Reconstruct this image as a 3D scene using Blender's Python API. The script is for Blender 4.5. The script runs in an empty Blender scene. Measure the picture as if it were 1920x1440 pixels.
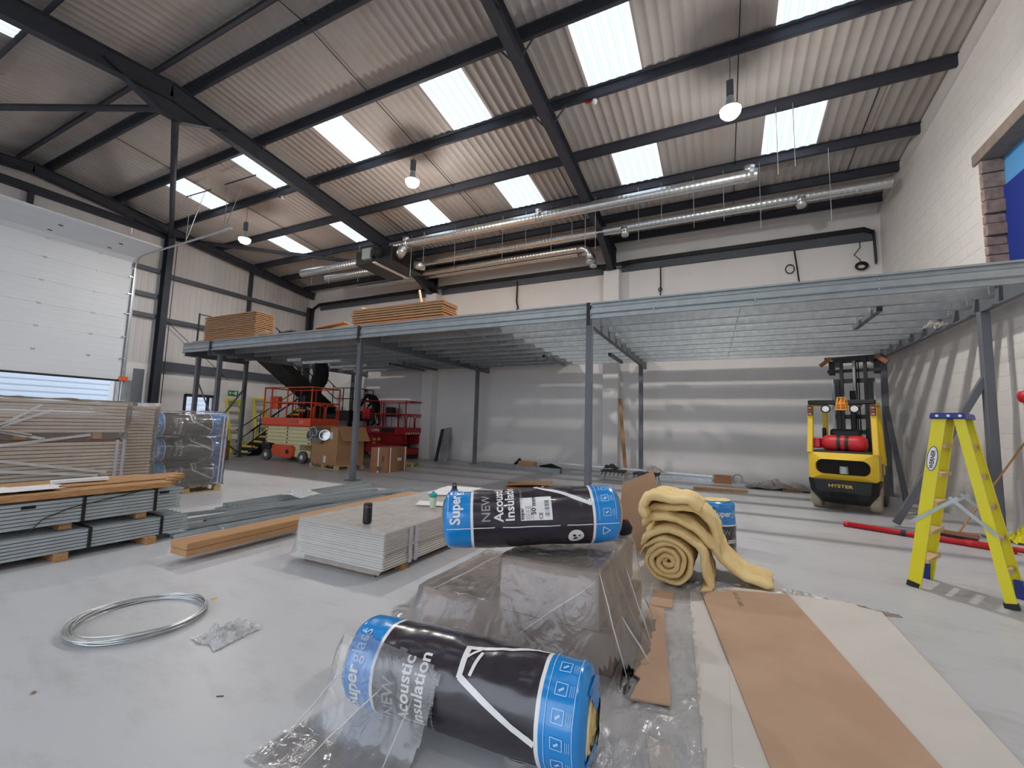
import bpy, bmesh, math, random
import numpy as np
from mathutils import Vector, Matrix, noise

random.seed(7)
SC = bpy.context.scene
COL = SC.collection
PI = math.pi

# ---------------------------------------------------------------- camera
F_PX, YAW, PITCH, ROLL = 807.25, -0.456, 0.093, 0.029
cam_d = bpy.data.cameras.new('camera'); cam = bpy.data.objects.new('camera', cam_d); COL.objects.link(cam)
cam_d.sensor_width = 36; cam_d.lens = F_PX / 1920 * 36; cam_d.clip_end = 300; cam_d.clip_start = 0.05
fw = Vector((math.sin(YAW) * math.cos(PITCH), math.cos(YAW) * math.cos(PITCH), math.sin(PITCH)))
r0 = Vector((math.cos(YAW), -math.sin(YAW), 0)); u0 = r0.cross(fw)
rr = r0 * math.cos(ROLL) + u0 * math.sin(ROLL); uu = -r0 * math.sin(ROLL) + u0 * math.cos(ROLL)
M = Matrix((rr, uu, -fw)).transposed().to_4x4(); M.translation = Vector((0, 0, 1.5))
cam.matrix_world = M
SC.camera = cam

# ---------------------------------------------------------------- world, exposure
SC.view_settings.view_transform = 'Standard'; SC.view_settings.look = 'None'
SC.view_settings.gamma = 1; SC.view_settings.use_curve_mapping = False
SC.view_settings.exposure = 0.14
SC.cycles.transparent_max_bounces = 24
SC.cycles.max_bounces = 7; SC.cycles.diffuse_bounces = 4; SC.cycles.glossy_bounces = 3
SC.cycles.use_adaptive_sampling = True; SC.cycles.adaptive_threshold = 0.06; SC.cycles.adaptive_min_samples = 12
SC.cycles.sample_clamp_indirect = 6
W = bpy.data.worlds.new('sky'); SC.world = W; W.use_nodes = True
bg = W.node_tree.nodes['Background']; bg.inputs[0].default_value = (0.80, 0.89, 1.0, 1); bg.inputs[1].default_value = 2.7
LAMP_POWER = 160
LAMP_COL = (1.0, 0.965, 0.92)
SKYLIGHT_STRENGTH = 1.6

# ---------------------------------------------------------------- helpers
def lin(r, g, b):
    f = lambda c: (c / 255 / 12.92) if c / 255 <= 0.04045 else ((c / 255 + 0.055) / 1.055) ** 2.4
    return (f(r), f(g), f(b), 1)

MATS = {}
def mat(name, rgb, rough=0.6, metal=0.0, spec=0.5, var=0.0, scale=4.0, bump=0.0, bscale=40.0, rgb2=None, detail=4, coat=0.0, stretch=None):
    m = bpy.data.materials.new(name); m.use_nodes = True; nt = m.node_tree; b = nt.nodes['Principled BSDF']
    c = lin(*rgb); b.inputs['Base Color'].default_value = c
    b.inputs['Roughness'].default_value = rough; b.inputs['Metallic'].default_value = metal
    b.inputs['Specular IOR Level'].default_value = spec; b.inputs['Coat Weight'].default_value = coat
    if var or rgb2 or bump:
        tc = nt.nodes.new('ShaderNodeTexCoord'); src = tc.outputs['Object']
        if stretch:
            mp = nt.nodes.new('ShaderNodeMapping'); mp.inputs['Scale'].default_value = stretch
            nt.links.new(src, mp.inputs[0]); src = mp.outputs[0]
    if var or rgb2:
        n = nt.nodes.new('ShaderNodeTexNoise'); n.inputs['Scale'].default_value = scale; n.inputs['Detail'].default_value = detail
        nt.links.new(src, n.inputs['Vector'])
        rp = nt.nodes.new('ShaderNodeValToRGB'); rp.color_ramp.elements[0].position = 0.35; rp.color_ramp.elements[1].position = 0.7
        c2 = lin(*rgb2) if rgb2 else tuple(x * (1 - var) for x in c[:3]) + (1,)
        rp.color_ramp.elements[0].color = c2; rp.color_ramp.elements[1].color = c
        nt.links.new(n.outputs['Fac'], rp.inputs[0]); nt.links.new(rp.outputs[0], b.inputs['Base Color'])
    if bump:
        n2 = nt.nodes.new('ShaderNodeTexNoise'); n2.inputs['Scale'].default_value = bscale; n2.inputs['Detail'].default_value = 5
        nt.links.new(src, n2.inputs['Vector'])
        bp = nt.nodes.new('ShaderNodeBump'); bp.inputs['Strength'].default_value = bump; bp.inputs['Distance'].default_value = 0.01
        nt.links.new(n2.outputs['Fac'], bp.inputs['Height']); nt.links.new(bp.outputs[0], b.inputs['Normal'])
    MATS[name] = m
    return m

def film_mat(name, tint, haze=0.1, rough=0.1, bump=0.6, bscale=9, gloss=2.2):
    m = bpy.data.materials.new(name); m.use_nodes = True; nt = m.node_tree; nt.nodes.clear()
    N = nt.nodes.new; Lk = nt.links.new
    out = N('ShaderNodeOutputMaterial'); mix1 = N('ShaderNodeMixShader'); mix2 = N('ShaderNodeMixShader')
    tr = N('ShaderNodeBsdfTransparent'); tr.inputs[0].default_value = (0.98, 0.98, 0.98, 1)
    gl = N('ShaderNodeBsdfGlossy'); gl.inputs['Roughness'].default_value = rough; gl.inputs['Color'].default_value = (1, 1, 1, 1)
    df = N('ShaderNodeBsdfDiffuse'); df.inputs['Color'].default_value = lin(*tint)
    fr = N('ShaderNodeFresnel'); fr.inputs['IOR'].default_value = 1.5
    mu = N('ShaderNodeMath'); mu.operation = 'MULTIPLY'; mu.inputs[1].default_value = gloss; mu.use_clamp = True
    if bump:
        tc = N('ShaderNodeTexCoord'); n = N('ShaderNodeTexNoise'); n.inputs['Scale'].default_value = bscale; n.inputs['Detail'].default_value = 5; n.inputs['Distortion'].default_value = 2.0
        mp = N('ShaderNodeMapping'); mp.inputs['Rotation'].default_value = (0.5, 0.7, 0.6); mp.inputs['Scale'].default_value = (1.0, 0.35, 1.0)
        Lk(tc.outputs['Object'], mp.inputs[0]); Lk(mp.outputs[0], n.inputs['Vector'])
        bp = N('ShaderNodeBump'); bp.inputs['Strength'].default_value = bump; bp.inputs['Distance'].default_value = 0.05
        Lk(n.outputs['Fac'], bp.inputs['Height'])
        for nd in (gl, df, fr): Lk(bp.outputs[0], nd.inputs['Normal'])
    Lk(fr.outputs[0], mu.inputs[0]); Lk(mu.outputs[0], mix1.inputs[0]); Lk(tr.outputs[0], mix1.inputs[1]); Lk(gl.outputs[0], mix1.inputs[2])
    mix2.inputs[0].default_value = haze; Lk(mix1.outputs[0], mix2.inputs[1]); Lk(df.outputs[0], mix2.inputs[2]); Lk(mix2.outputs[0], out.inputs[0])
    MATS[name] = m
    return m

def emit_mat(name, rgb, strength):
    m = bpy.data.materials.new(name); m.use_nodes = True; b = m.node_tree.nodes['Principled BSDF']
    b.inputs['Base Color'].default_value = lin(*rgb); b.inputs['Emission Color'].default_value = lin(*rgb); b.inputs['Emission Strength'].default_value = strength
    MATS[name] = m
    return m

class MB:
    def __init__(s): s.v = []; s.f = []
    def add(s, vs, fs):
        o = len(s.v); s.v += [tuple(p) for p in vs]; s.f += [tuple(i + o for i in f) for f in fs]; return s
    def box(s, x0, x1, y0, y1, z0, z1):
        return s.add([(x0, y0, z0), (x1, y0, z0), (x1, y1, z0), (x0, y1, z0), (x0, y0, z1), (x1, y0, z1), (x1, y1, z1), (x0, y1, z1)],
                     [(0, 3, 2, 1), (4, 5, 6, 7), (0, 1, 5, 4), (1, 2, 6, 5), (2, 3, 7, 6), (3, 0, 4, 7)])
    def cbox(s, c, d): return s.box(c[0] - d[0] / 2, c[0] + d[0] / 2, c[1] - d[1] / 2, c[1] + d[1] / 2, c[2] - d[2] / 2, c[2] + d[2] / 2)
    def prism(s, poly, a, b, up=(0, 0, 1)):
        # poly of (side, up) offsets swept from a to b
        a = Vector(a); b = Vector(b); d = (b - a).normalized(); up = Vector(up)
        if abs(d.dot(up)) > 0.98: up = Vector((0, 1, 0))
        sd = d.cross(up).normalized(); u2 = sd.cross(d)
        n = len(poly)
        vs = [a + sd * p + u2 * q for p, q in poly] + [b + sd * p + u2 * q for p, q in poly]
        fs = [(i, (i + 1) % n, (i + 1) % n + n, i + n) for i in range(n)] + [tuple(range(n - 1, -1, -1)), tuple(range(n, 2 * n))]
        return s.add(vs, fs)
    def bar(s, a, b, w, h, up=(0, 0, 1)):
        return s.prism([(-w / 2, -h / 2), (w / 2, -h / 2), (w / 2, h / 2), (-w / 2, h / 2)], a, b, up)
    def ibeam(s, a, b, w, d, tf=0.014, tw=0.01, up=(0, 0, 1)):
        # a, b run along the top of the section
        h = w / 2; t = tw / 2
        return s.prism([(-h, -d), (h, -d), (h, -d + tf), (t, -d + tf), (t, -tf), (h, -tf), (h, 0), (-h, 0), (-h, -tf), (-t, -tf), (-t, -d + tf), (-h, -d + tf)], a, b, up)
    def tube(s, pts, r, n=8, caps=True):
        pts = [Vector(p) for p in pts]; rs = r if isinstance(r, (list, tuple)) else [r] * len(pts)
        o = len(s.v); prev = None
        for i, p in enumerate(pts):
            d = (pts[min(i + 1, len(pts) - 1)] - pts[max(i - 1, 0)]).normalized()
            if prev is None:
                up = Vector((0, 0, 1)) if abs(d.z) < 0.9 else Vector((1, 0, 0)); sd = d.cross(up).normalized()
            else:
                sd = (prev - d * prev.dot(d)).normalized()
            prev = sd; u2 = sd.cross(d)
            for k in range(n):
                t = 2 * PI * k / n; s.v.append(tuple(p + (sd * math.cos(t) + u2 * math.sin(t)) * rs[i]))
        for i in range(len(pts) - 1):
            for k in range(n):
                k2 = (k + 1) % n; s.f.append((o + i * n + k, o + i * n + k2, o + (i + 1) * n + k2, o + (i + 1) * n + k))
        if caps:
            s.f.append(tuple(o + k for k in range(n))[::-1]); e = o + (len(pts) - 1) * n; s.f.append(tuple(e + k for k in range(n)))
        return s
    def lathe(s, prof, c=(0, 0, 0), axis='z', n=20):
        # prof: (radius, height); closed ends where radius 0
        o = len(s.v)
        for r, h in prof:
            for k in range(n):
                t = 2 * PI * k / n; x, y = r * math.cos(t), r * math.sin(t)
                p = (x, y, h) if axis == 'z' else ((h, x, y) if axis == 'x' else (y, h, x))
                s.v.append((p[0] + c[0], p[1] + c[1], p[2] + c[2]))
        for i in range(len(prof) - 1):
            for k in range(n):
                k2 = (k + 1) % n; s.f.append((o + i * n + k, o + i * n + k2, o + (i + 1) * n + k2, o + (i + 1) * n + k))
        s.f.append(tuple(o + k for k in range(n))[::-1]); e = o + (len(prof) - 1) * n; s.f.append(tuple(e + k for k in range(n)))
        return s
    def grid(s, fn, nu, nv, closed_u=False):
        o = len(s.v)
        for j in range(nv + 1):
            for i in range(nu + (0 if closed_u else 1)): s.v.append(tuple(fn(i / nu, j / nv)))
        w = nu if closed_u else nu + 1
        for j in range(nv):
            for i in range(nu):
                i2 = (i + 1) % w; s.f.append((o + j * w + i, o + j * w + i2, o + (j + 1) * w + i2, o + (j + 1) * w + i))
        return s
    def xf(s, Mx):
        s.v = [tuple(Mx @ Vector(p)) for p in s.v]; return s

def mesh_of(name, mb, bev=0.0, seg=1):
    me = bpy.data.meshes.new(name); me.from_pydata(mb.v, [], mb.f)
    bm = bmesh.new(); bm.from_mesh(me)
    bmesh.ops.recalc_face_normals(bm, faces=bm.faces)
    if bev:
        es = [e for e in bm.edges if len(e.link_faces) == 2 and e.calc_face_angle(0) > 0.6]
        bmesh.ops.bevel(bm, geom=es, offset=bev, segments=seg, affect='EDGES', clamp_overlap=True, profile=0.5)
    bm.to_mesh(me); bm.free()
    return me

def obj(name, mb, m, parent=None, smooth=False, bev=0.0, seg=1, kind=None, label=None, loc=None):
    me = mb if isinstance(mb, bpy.types.Mesh) else mesh_of(name, mb, bev, seg)
    if m is not None and not me.materials: me.materials.append(MATS[m] if isinstance(m, str) else m)
    if smooth: me.polygons.foreach_set('use_smooth', [True] * len(me.polygons))
    o = bpy.data.objects.new(name, me); COL.objects.link(o)
    if parent: o.parent = parent
    if kind: o['kind'] = kind
    if label: o['label'] = label
    if loc is not None: o.location = loc
    return o

def tag(o, label, cat, group=None, kind=None):
    o['label'] = label; o['category'] = cat
    if group: o['group'] = group
    if kind: o['kind'] = kind
    return o

def thing(name, label, cat, loc=(0, 0, 0), rotz=0.0, group=None):
    o = bpy.data.objects.new(name, None); COL.objects.link(o); o.empty_display_size = 0.2
    o.location = loc; o.rotation_euler = (0, 0, rotz)
    return tag(o, label, cat, group)

def struct(name, mb, m, **k): return obj(name, mb, m, kind='structure', **k)
def sempty(name, loc=(0, 0, 0)):
    o = bpy.data.objects.new(name, None); COL.objects.link(o); o['kind'] = 'structure'; o.location = loc; return o

def nz(x, y, z=0.0, s=1.0): return noise.noise(Vector((x * s, y * s, z * s)))

_fc = {}
def text_geo(t, size, bold=0.0):
    # flat text: verts (x, y), faces; origin at the left of the baseline
    k = (t, size, bold)
    if k not in _fc:
        cu = bpy.data.curves.new('t', 'FONT'); cu.body = t; cu.size = size; cu.offset = bold * size; cu.resolution_u = 3
        o = bpy.data.objects.new('t', cu); COL.objects.link(o)
        dg = bpy.context.evaluated_depsgraph_get(); me = bpy.data.meshes.new_from_object(o.evaluated_get(dg))
        bm = bmesh.new(); bm.from_mesh(me); bmesh.ops.triangulate(bm, faces=bm.faces)
        bm.to_mesh(me); bm.free()
        _fc[k] = ([(v.co.x, v.co.y) for v in me.vertices], [tuple(p.vertices) for p in me.polygons])
        bpy.data.objects.remove(o); bpy.data.curves.remove(cu); bpy.data.meshes.remove(me)
    return _fc[k]
def text_mb(t, size, fn, bold=0.0):
    vs, fs = text_geo(t, size, bold); mb = MB(); mb.add([fn(x, y) for x, y in vs], fs); return mb

# ---------------------------------------------------------------- materials
def floor_material():
    m = mat('floor_paint', (186, 185, 188), rough=0.38, spec=0.45)
    nt = m.node_tree; b = nt.nodes['Principled BSDF']
    tc = nt.nodes.new('ShaderNodeTexCoord')
    n1 = nt.nodes.new('ShaderNodeTexNoise'); n1.inputs['Scale'].default_value = 0.9; n1.inputs['Detail'].default_value = 7; n1.inputs['Roughness'].default_value = 0.62
    mp = nt.nodes.new('ShaderNodeMapping'); mp.inputs['Rotation'].default_value = (0, 0, 0.35); mp.inputs['Scale'].default_value = (1.0, 2.4, 1)
    n2 = nt.nodes.new('ShaderNodeTexNoise'); n2.inputs['Scale'].default_value = 3.5; n2.inputs['Detail'].default_value = 8; n2.inputs['Roughness'].default_value = 0.7
    nt.links.new(tc.outputs['Object'], mp.inputs[0]); nt.links.new(mp.outputs[0], n1.inputs['Vector']); nt.links.new(mp.outputs[0], n2.inputs['Vector'])
    ad = nt.nodes.new('ShaderNodeMath'); ad.operation = 'ADD'; nt.links.new(n1.outputs['Fac'], ad.inputs[0]); nt.links.new(n2.outputs['Fac'], ad.inputs[1])
    rp = nt.nodes.new('ShaderNodeValToRGB'); rp.color_ramp.elements[0].position = 0.75; rp.color_ramp.elements[1].position = 1.2
    rp.color_ramp.elements[0].color = lin(176, 175, 177); rp.color_ramp.elements[1].color = lin(188, 188, 191)
    nt.links.new(ad.outputs[0], rp.inputs[0]); nt.links.new(rp.outputs[0], b.inputs['Base Color'])
    mr = nt.nodes.new('ShaderNodeMapRange'); mr.inputs[3].default_value = 0.3; mr.inputs[4].default_value = 0.5
    nt.links.new(n1.outputs['Fac'], mr.inputs[0]); nt.links.new(mr.outputs[0], b.inputs['Roughness'])
floor_material()
mat('wall_paint', (231, 227, 224), 0.75, var=0.05, scale=1.2, bump=0.08, bscale=60)
mat('block_paint', (226, 221, 216), 0.7, var=0.05, scale=2.0, bump=0.15, bscale=55)
mat('cladding', (212, 207, 204), 0.6, var=0.10, scale=1.6, stretch=(1, 1, 0.15))
mat('roof_cement', (172, 167, 164), 0.85, rgb2=(159, 150, 144), scale=0.7, bump=0.1, bscale=70, detail=7)
mat('steel_dark', (60, 62, 70), 0.6, spec=0.3, var=0.15, scale=3)
mat('steel_slate', (84, 88, 96), 0.5, var=0.1, scale=3)
mat('steel_primer', (104, 107, 113), 0.5, var=0.08, scale=4)
mat('galv', (200, 206, 210), 0.36, metal=0.65, var=0.2, scale=9, detail=6)
mat('galv_duct', (212, 214, 214), 0.33, metal=0.9, var=0.12, scale=6)
mat('galv_dull', (176, 184, 187), 0.42, metal=0.3, var=0.15, scale=5)
mat('door_white', (224, 228, 233), 0.5, var=0.03, scale=1.5)
mat('black', (22, 22, 24), 0.5)
mat('black_matt', (16, 16, 18), 0.85)
mat('rubber', (26, 26, 28), 0.8)
mat('white_plastic', (225, 225, 225), 0.4)
mat('paper', (222, 221, 222), 0.7, var=0.04, scale=8)
mat('brown_board', (186, 154, 128), 0.85, rgb2=(176, 143, 118), scale=2.5, detail=7)
mat('ivory_board', (204, 197, 190), 0.8, var=0.06, scale=3.0, detail=6)
mat('gypsum_edge', (196, 180, 164), 0.85, var=0.12, scale=20)
mat('board_grey', (168, 146, 134), 0.8, var=0.10, scale=4)
mat('mdf', (190, 150, 112), 0.8, var=0.10, scale=5)
mat('mdf_edge', (160, 118, 82), 0.85, var=0.12, scale=18)
mat('cardboard', (176, 133, 92), 0.8, var=0.06, scale=5)
mat('carton', (150, 104, 74), 0.8, var=0.06, scale=5)
mat('timber', (190, 146, 98), 0.7, rgb2=(158, 112, 70), scale=6, stretch=(10, 1.2, 10), detail=6)
mat('timber_x', (190, 146, 98), 0.7, rgb2=(158, 112, 70), scale=6, stretch=(1.2, 10, 10), detail=6)
mat('pallet_wood', (206, 176, 130), 0.8, var=0.15, scale=8)
mat('wool', (238, 214, 160), 0.95, rgb2=(226, 196, 136), scale=7, bump=0.6, bscale=45, detail=8)
mat('wrap_blue', (22, 134, 208), 0.22, spec=0.6, coat=0.3, bump=0.12, bscale=12)
mat('wrap_dark', (50, 44, 51), 0.24, spec=0.6, coat=0.3, bump=0.14, bscale=12)
mat('wrap_white', (232, 229, 228), 0.3)
mat('wrap_grey', (150, 146, 150), 0.3)
mat('wrap_pale', (170, 208, 236), 0.3)
mat('print_black', (20, 18, 20), 0.5)
mat('print_dim', (104, 88, 74), 0.8)
mat('lift_orange', (224, 82, 38), 0.45, var=0.05, scale=3)
mat('lift_cream', (226, 214, 166), 0.5, var=0.05, scale=3)
mat('lift_red', (176, 26, 34), 0.45, var=0.05, scale=3)
mat('yellow_lift', (236, 196, 52), 0.4, var=0.05, scale=3)
mat('ladder_yellow', (226, 214, 22), 0.45, var=0.04, scale=3)
mat('ladder_blue', (30, 44, 128), 0.45)
mat('red_paint', (196, 30, 40), 0.45, var=0.06, scale=4)
mat('tyre_grey', (186, 172, 152), 0.85, var=0.15, scale=14)
mat('tyre_dark', (96, 96, 98), 0.85, var=0.15, scale=14)
mat('nosing_yellow', (226, 184, 84), 0.6)
mat('sign_green', (14, 118, 78), 0.4)
mat('door_blue_view', (130, 176, 226), 0.4)
mat('blue_panel', (24, 50, 140), 0.55, var=0.06, scale=2)
mat('light_blue', (88, 158, 214), 0.55)
mat('stone', (170, 148, 136), 0.9, rgb2=(136, 116, 106), scale=9, bump=0.8, bscale=18, detail=8)
mat('lintel', (150, 134, 122), 0.85, var=0.2, scale=6, bump=0.3, bscale=20)
mat('cloth_black', (24, 23, 27), 0.9, var=0.2, scale=8)
mat('cloth_grey', (48, 49, 56), 0.9, var=0.2, scale=8)
mat('skin', (176, 128, 104), 0.6)
mat('pink_post', (214, 176, 168), 0.6)
mat('hair', (34, 26, 22), 0.8)
mat('shoe_white', (226, 226, 226), 0.5)
mat('shaker_teal', (26, 152, 150), 0.4)
mat('shaker_body', (196, 204, 178), 0.3)
mat('bottle_blue', (32, 64, 150), 0.25)
mat('orange_plastic', (236, 96, 36), 0.4)
mat('orange_beacon', (238, 120, 30), 0.3)
mat('lamp_glass', (200, 200, 196), 0.3)
mat('outside_white', (214, 222, 232), 0.6)
mat('outside_ground', (120, 122, 124), 0.9)
mat('tarpaulin', (150, 142, 138), 0.6, var=0.15, scale=9)
film_mat('film', (232, 226, 222), 0.08, bump=0.3, gloss=1.1)
film_mat('film_thick', (236, 232, 230), 0.13, bump=0.35, bscale=6, gloss=1.25, rough=0.14)
film_mat('film_cover', (240, 237, 235), 0.24, bump=0.6, bscale=8, gloss=0.8, rough=0.12)
film_mat('film_light', (244, 244, 244), 0.36, bump=0.5, bscale=14, gloss=1.5)
film_mat('film_crease', (244, 243, 243), 0.55, bump=0.2, bscale=20, gloss=1.5)
film_mat('glass', (200, 215, 235), 0.08, rough=0.02, bump=0, gloss=1.0)
film_mat('strapping', (226, 220, 236), 0.5, bump=0.3, bscale=30)
emit_mat('led', (255, 240, 216), 9)

def skylight_material():
    m = bpy.data.materials.new('skylight_sheet'); m.use_nodes = True; nt = m.node_tree; b = nt.nodes['Principled BSDF']
    b.inputs['Base Color'].default_value = lin(120, 130, 140); b.inputs['Roughness'].default_value = 0.5
    ge = nt.nodes.new('ShaderNodeNewGeometry'); sx = nt.nodes.new('ShaderNodeSeparateXYZ'); nt.links.new(ge.outputs['Normal'], sx.inputs[0])
    ab = nt.nodes.new('ShaderNodeMath'); ab.operation = 'ABSOLUTE'; nt.links.new(sx.outputs['X'], ab.inputs[0])
    tc = nt.nodes.new('ShaderNodeTexCoord'); n = nt.nodes.new('ShaderNodeTexNoise'); n.inputs['Scale'].default_value = 2.5
    nt.links.new(tc.outputs['Object'], n.inputs['Vector'])
    rp = nt.nodes.new('ShaderNodeValToRGB'); rp.color_ramp.elements[0].position = 0.04; rp.color_ramp.elements[1].position = 0.4
    rp.color_ramp.elements[0].color = (0.9, 0.95, 1.0, 1); rp.color_ramp.elements[1].color = (0.38, 0.5, 0.66, 1)
    nt.links.new(ab.outputs[0], rp.inputs[0]); nt.links.new(rp.outputs[0], b.inputs['Emission Color'])
    b.inputs['Emission Strength'].default_value = SKYLIGHT_STRENGTH
    MATS['skylight_sheet'] = m
skylight_material()

# ================================================================ SETTING
XR, XL, YB, YF = 4.0, -18.8, 14.7, -5.4          # inner faces of the walls
YRIDGE, ZRIDGE, SLOPE = 4.63, 9.037, 0.111
def roofz(y): return ZRIDGE - SLOPE * abs(y - YRIDGE)

struct('floor', MB().box(XL - 0.3, XR + 0.3, YF - 0.3, YB + 0.3, -0.2, 0), 'floor_paint')
struct('wall_back', MB().box(XL - 0.3, XR + 0.3, YB, YB + 0.3, 0, roofz(YB) + 0.05), 'wall_paint')
# unseen near wall: tall doorway added behind the camera to bring in fill daylight
GX0, GX1, GZ = -11.0, 1.5, 6.2
struct('wall_front', MB().box(XL - 0.3, GX0, YF - 0.3, YF, 0, roofz(YF) + 0.05).box(GX1, XR + 0.3, YF - 0.3, YF, 0, roofz(YF) + 0.05).box(GX0, GX1, YF - 0.3, YF, GZ, roofz(YF) + 0.05), 'wall_paint')

# pilasters that box in the columns of the two frames
F1X, F2X = -10.91, -3.35
tr = 0
for fx in (F1X, F2X):
    tr += 1
    struct('trim_%d' % tr, MB().box(fx - 0.26, fx + 0.26, YB - 0.42, YB, 0, 6.85), 'wall_paint', bev=0.01)

# right wall: block courses, with a broken opening high up
HY0, HY1, HZ0, HZ1 = 7.9, 9.7, 3.7, 6.18
wr = MB()
wr.box(XR + 0.005, XR + 0.36, YF, HY0, 0, 9.1); wr.box(XR + 0.005, XR + 0.36, HY1, YB + .3, 0, 9.0)
wr.box(XR + 0.005, XR + 0.36, HY0, HY1, 0, HZ0); wr.box(XR + 0.005, XR + 0.36, HY0, HY1, HZ1 + 0.06, 9.05)
wall_right = struct('wall_right', wr, 'block_paint')
BW, BH = 0.45, 0.225
cells = []
for row in range(0, 40):
    z0 = row * BH
    y = 6.0 - (BW / 2 if row % 2 else 0)
    while y < YB:
        y0, y1, z1 = y, min(y + BW, YB), z0 + BH
        if y1 - y0 > 0.05 and z1 < roofz((y0 + y1) / 2) - 0.0 and not (y1 > HY0 and y0 < HY1 and z1 > HZ0 and z0 < HZ1):
            cells.append((y0, y1, z0, z1))
        y += BW
def block_mb(w):
    return MB().box(0, 0.013, 0.0012, w - 0.0012, 0.0012, BH - 0.0012)
cells.sort(key=lambda c: (c[0] ** 2 + (c[2] - 1.5) ** 2 * 0.3 + (0 if c[0] > 7 else 50)))
bmesh_cache = {}
for c in cells[:300]:
    w = round(c[1] - c[0], 3)
    if w not in bmesh_cache:
        bmesh_cache[w] = mesh_of('block', block_mb(w), bev=0.0012); bmesh_cache[w].materials.append(MATS['block_paint'])
    obj('block', bmesh_cache[w], None, wall_right, loc=(XR, c[0], c[2]))
rest = MB()
for c in cells[300:]: rest.box(XR, XR + 0.013, c[0] + 0.002, c[1] - 0.002, c[2] + 0.002, c[3] - 0.002)
obj('block_courses', rest, 'block_paint', wall_right, kind='stuff')
# broken jamb stones, lintel, painted room behind the opening
zz = HZ0
while zz < HZ1 - 0.05:
    h = random.uniform(0.16, 0.27); h = min(h, HZ1 - zz)
    o = obj('stone', MB().box(XR - 0.005, XR + 0.36, HY1 - random.uniform(0.05, 0.1), HY1 + 0.03, zz + 0.006, zz + h - 0.006), 'stone', wall_right, bev=0.016, seg=2)
    zz += h
obj('lintel', MB().box(XR - 0.03, XR + 0.36, HY0 - 0.2, HY1 + 0.16, HZ1, HZ1 + 0.2), 'lintel', wall_right, bev=0.008)
win = struct('window_1', MB().box(XR + 0.24, XR + 0.28, HY0, HY1 + 0.02, HZ0, HZ1 - 0.52), 'blue_panel')
obj('upper_panel', MB().box(XR + 0.28, XR + 0.32, HY0, HY1 + 0.02, HZ1 - 0.56, HZ1), 'light_blue', win)
sc = MB()
for k in range(9):
    a = random.uniform(0, 6.28); sc.add([(XR + 0.237, 8.93 + 0.07 * math.cos(t) * random.uniform(.6, 1.2), 4.62 + 0.2 * math.sin(t) * random.uniform(.6, 1.2)) for t in [i * PI / 4 for i in range(8)]], [tuple(range(8))]); break
obj('scuff', sc, 'lintel', win)

# left gable wall: cladding above, painted wall below, sectional door opening
DY0, DY1, DZ = 0.9, 7.25, 6.9
wl = sempty('wall_left')
def ribs(y0, y1, z0, ztop, x=XL):
    mb = MB(); n = max(2, int((y1 - y0) / 0.05)); ys = [y0 + (y1 - y0) * i / n for i in range(n + 1)]
    for i, y in enumerate(ys): 
        dx = 0.007 if i % 4 == 0 else 0.0
        mb.v += [(x + dx, y, z0), (x + dx, y, ztop(y))]
    for i in range(n): mb.f.append((2 * i, 2 * i + 2, 2 * i + 3, 2 * i + 1))
    return mb
obj('cladding', ribs(DY1, YB, 3.2, lambda y: roofz(y) + 0.06), 'cladding', wl)
obj('cladding', ribs(DY0, DY1, DZ, lambda y: roofz(y) + 0.06), 'cladding', wl)
obj('cladding', ribs(YF, DY0, 0, lambda y: roofz(y) + 0.06), 'cladding', wl)
obj('backing', MB().box(XL - 0.3, XL - 0.05, DY1, YB, 3.2, 7.9).box(XL - 0.3, XL - 0.05, YF, DY0, 0, 7.9), 'cladding', wl)
dw0, dw1, dwz = 9.45, 10.55, 2.3
obj('lower_wall', MB().box(XL - 0.3, XL + 0.02, DY1, dw0, 0, 3.3).box(XL - 0.3, XL + 0.02, dw1, YB, 0, 3.3).box(XL - 0.3, XL + 0.02, dw0, dw1, dwz, 3.3), 'wall_paint', wl)

# sectional door, run part of the way up on its tracks
door = sempty('door_1')
DX = -18.4; z = 2.62
zs = [2.62, 3.33, 4.03, 4.72, 5.43, 6.14]
for i, z0 in enumerate(zs):
    z1 = (zs + [6.74])[i + 1]
    mb = MB(); n = 8
    for k in range(n):                                # shallow horizontal ribs
        a = z0 + 0.004 + (z1 - z0 - 0.008) * k / n; b = z0 + 0.004 + (z1 - z0 - 0.008) * (k + 1) / n
        mb.box(DX - 0.04, DX + (0.004 if k % 2 else 0.0), DY0 + .05, DY1 - 0.05, a, b)
    obj('door_panel', mb, 'door_white', door)
    for hy in (1.9, 3.3, 5.1, 6.35):
        obj('hinge', MB().cbox((DX + 0.012, hy, z1), (0.02, 0.09, 0.05)), 'galv_dull', door)
ang = [(DX, 6.745), (DX + 0.2, 6.87), (DX + 0.88, 6.93), (DX + 1.58, 6.95), (DX + 1.9, 6.96)]
for (xa, za), (xb, zb) in zip(ang[:-1], ang[1:]):
    obj('door_panel', MB().bar((xa + .006, (DY0 + DY1) / 2, za), (xb - .006, (DY0 + DY1) / 2, zb), DY1 - DY0 - 0.1, 0.04), 'door_white', door)
for hx in (DX + 0.45, DX + 1.2):
    for hy in (3.6, 5.0, 6.4): obj('hinge', MB().cbox((hx, hy, 6.87), (0.05, 0.09, 0.02)), 'black', door)
obj('bottom_seal', MB().box(DX - 0.05, DX + 0.02, DY0, DY1 - .04, 2.56, 2.62), 'black', door)
pts = [(DX + 0.06, DY1 + 0.03, 0.0), (DX + 0.06, DY1 + 0.03, 6.45)]
for k in range(1, 9):
    t = k / 8 * PI / 2; pts.append((DX + 0.06 + 0.48 * (1 - math.cos(t)), DY1 + 0.03, 6.45 + 0.48 * math.sin(t)))
pts.append((-12.9, DY1 + 0.03, 7.0))
obj('track', MB().tube(pts, 0.032, 6), 'galv', door)
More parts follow.
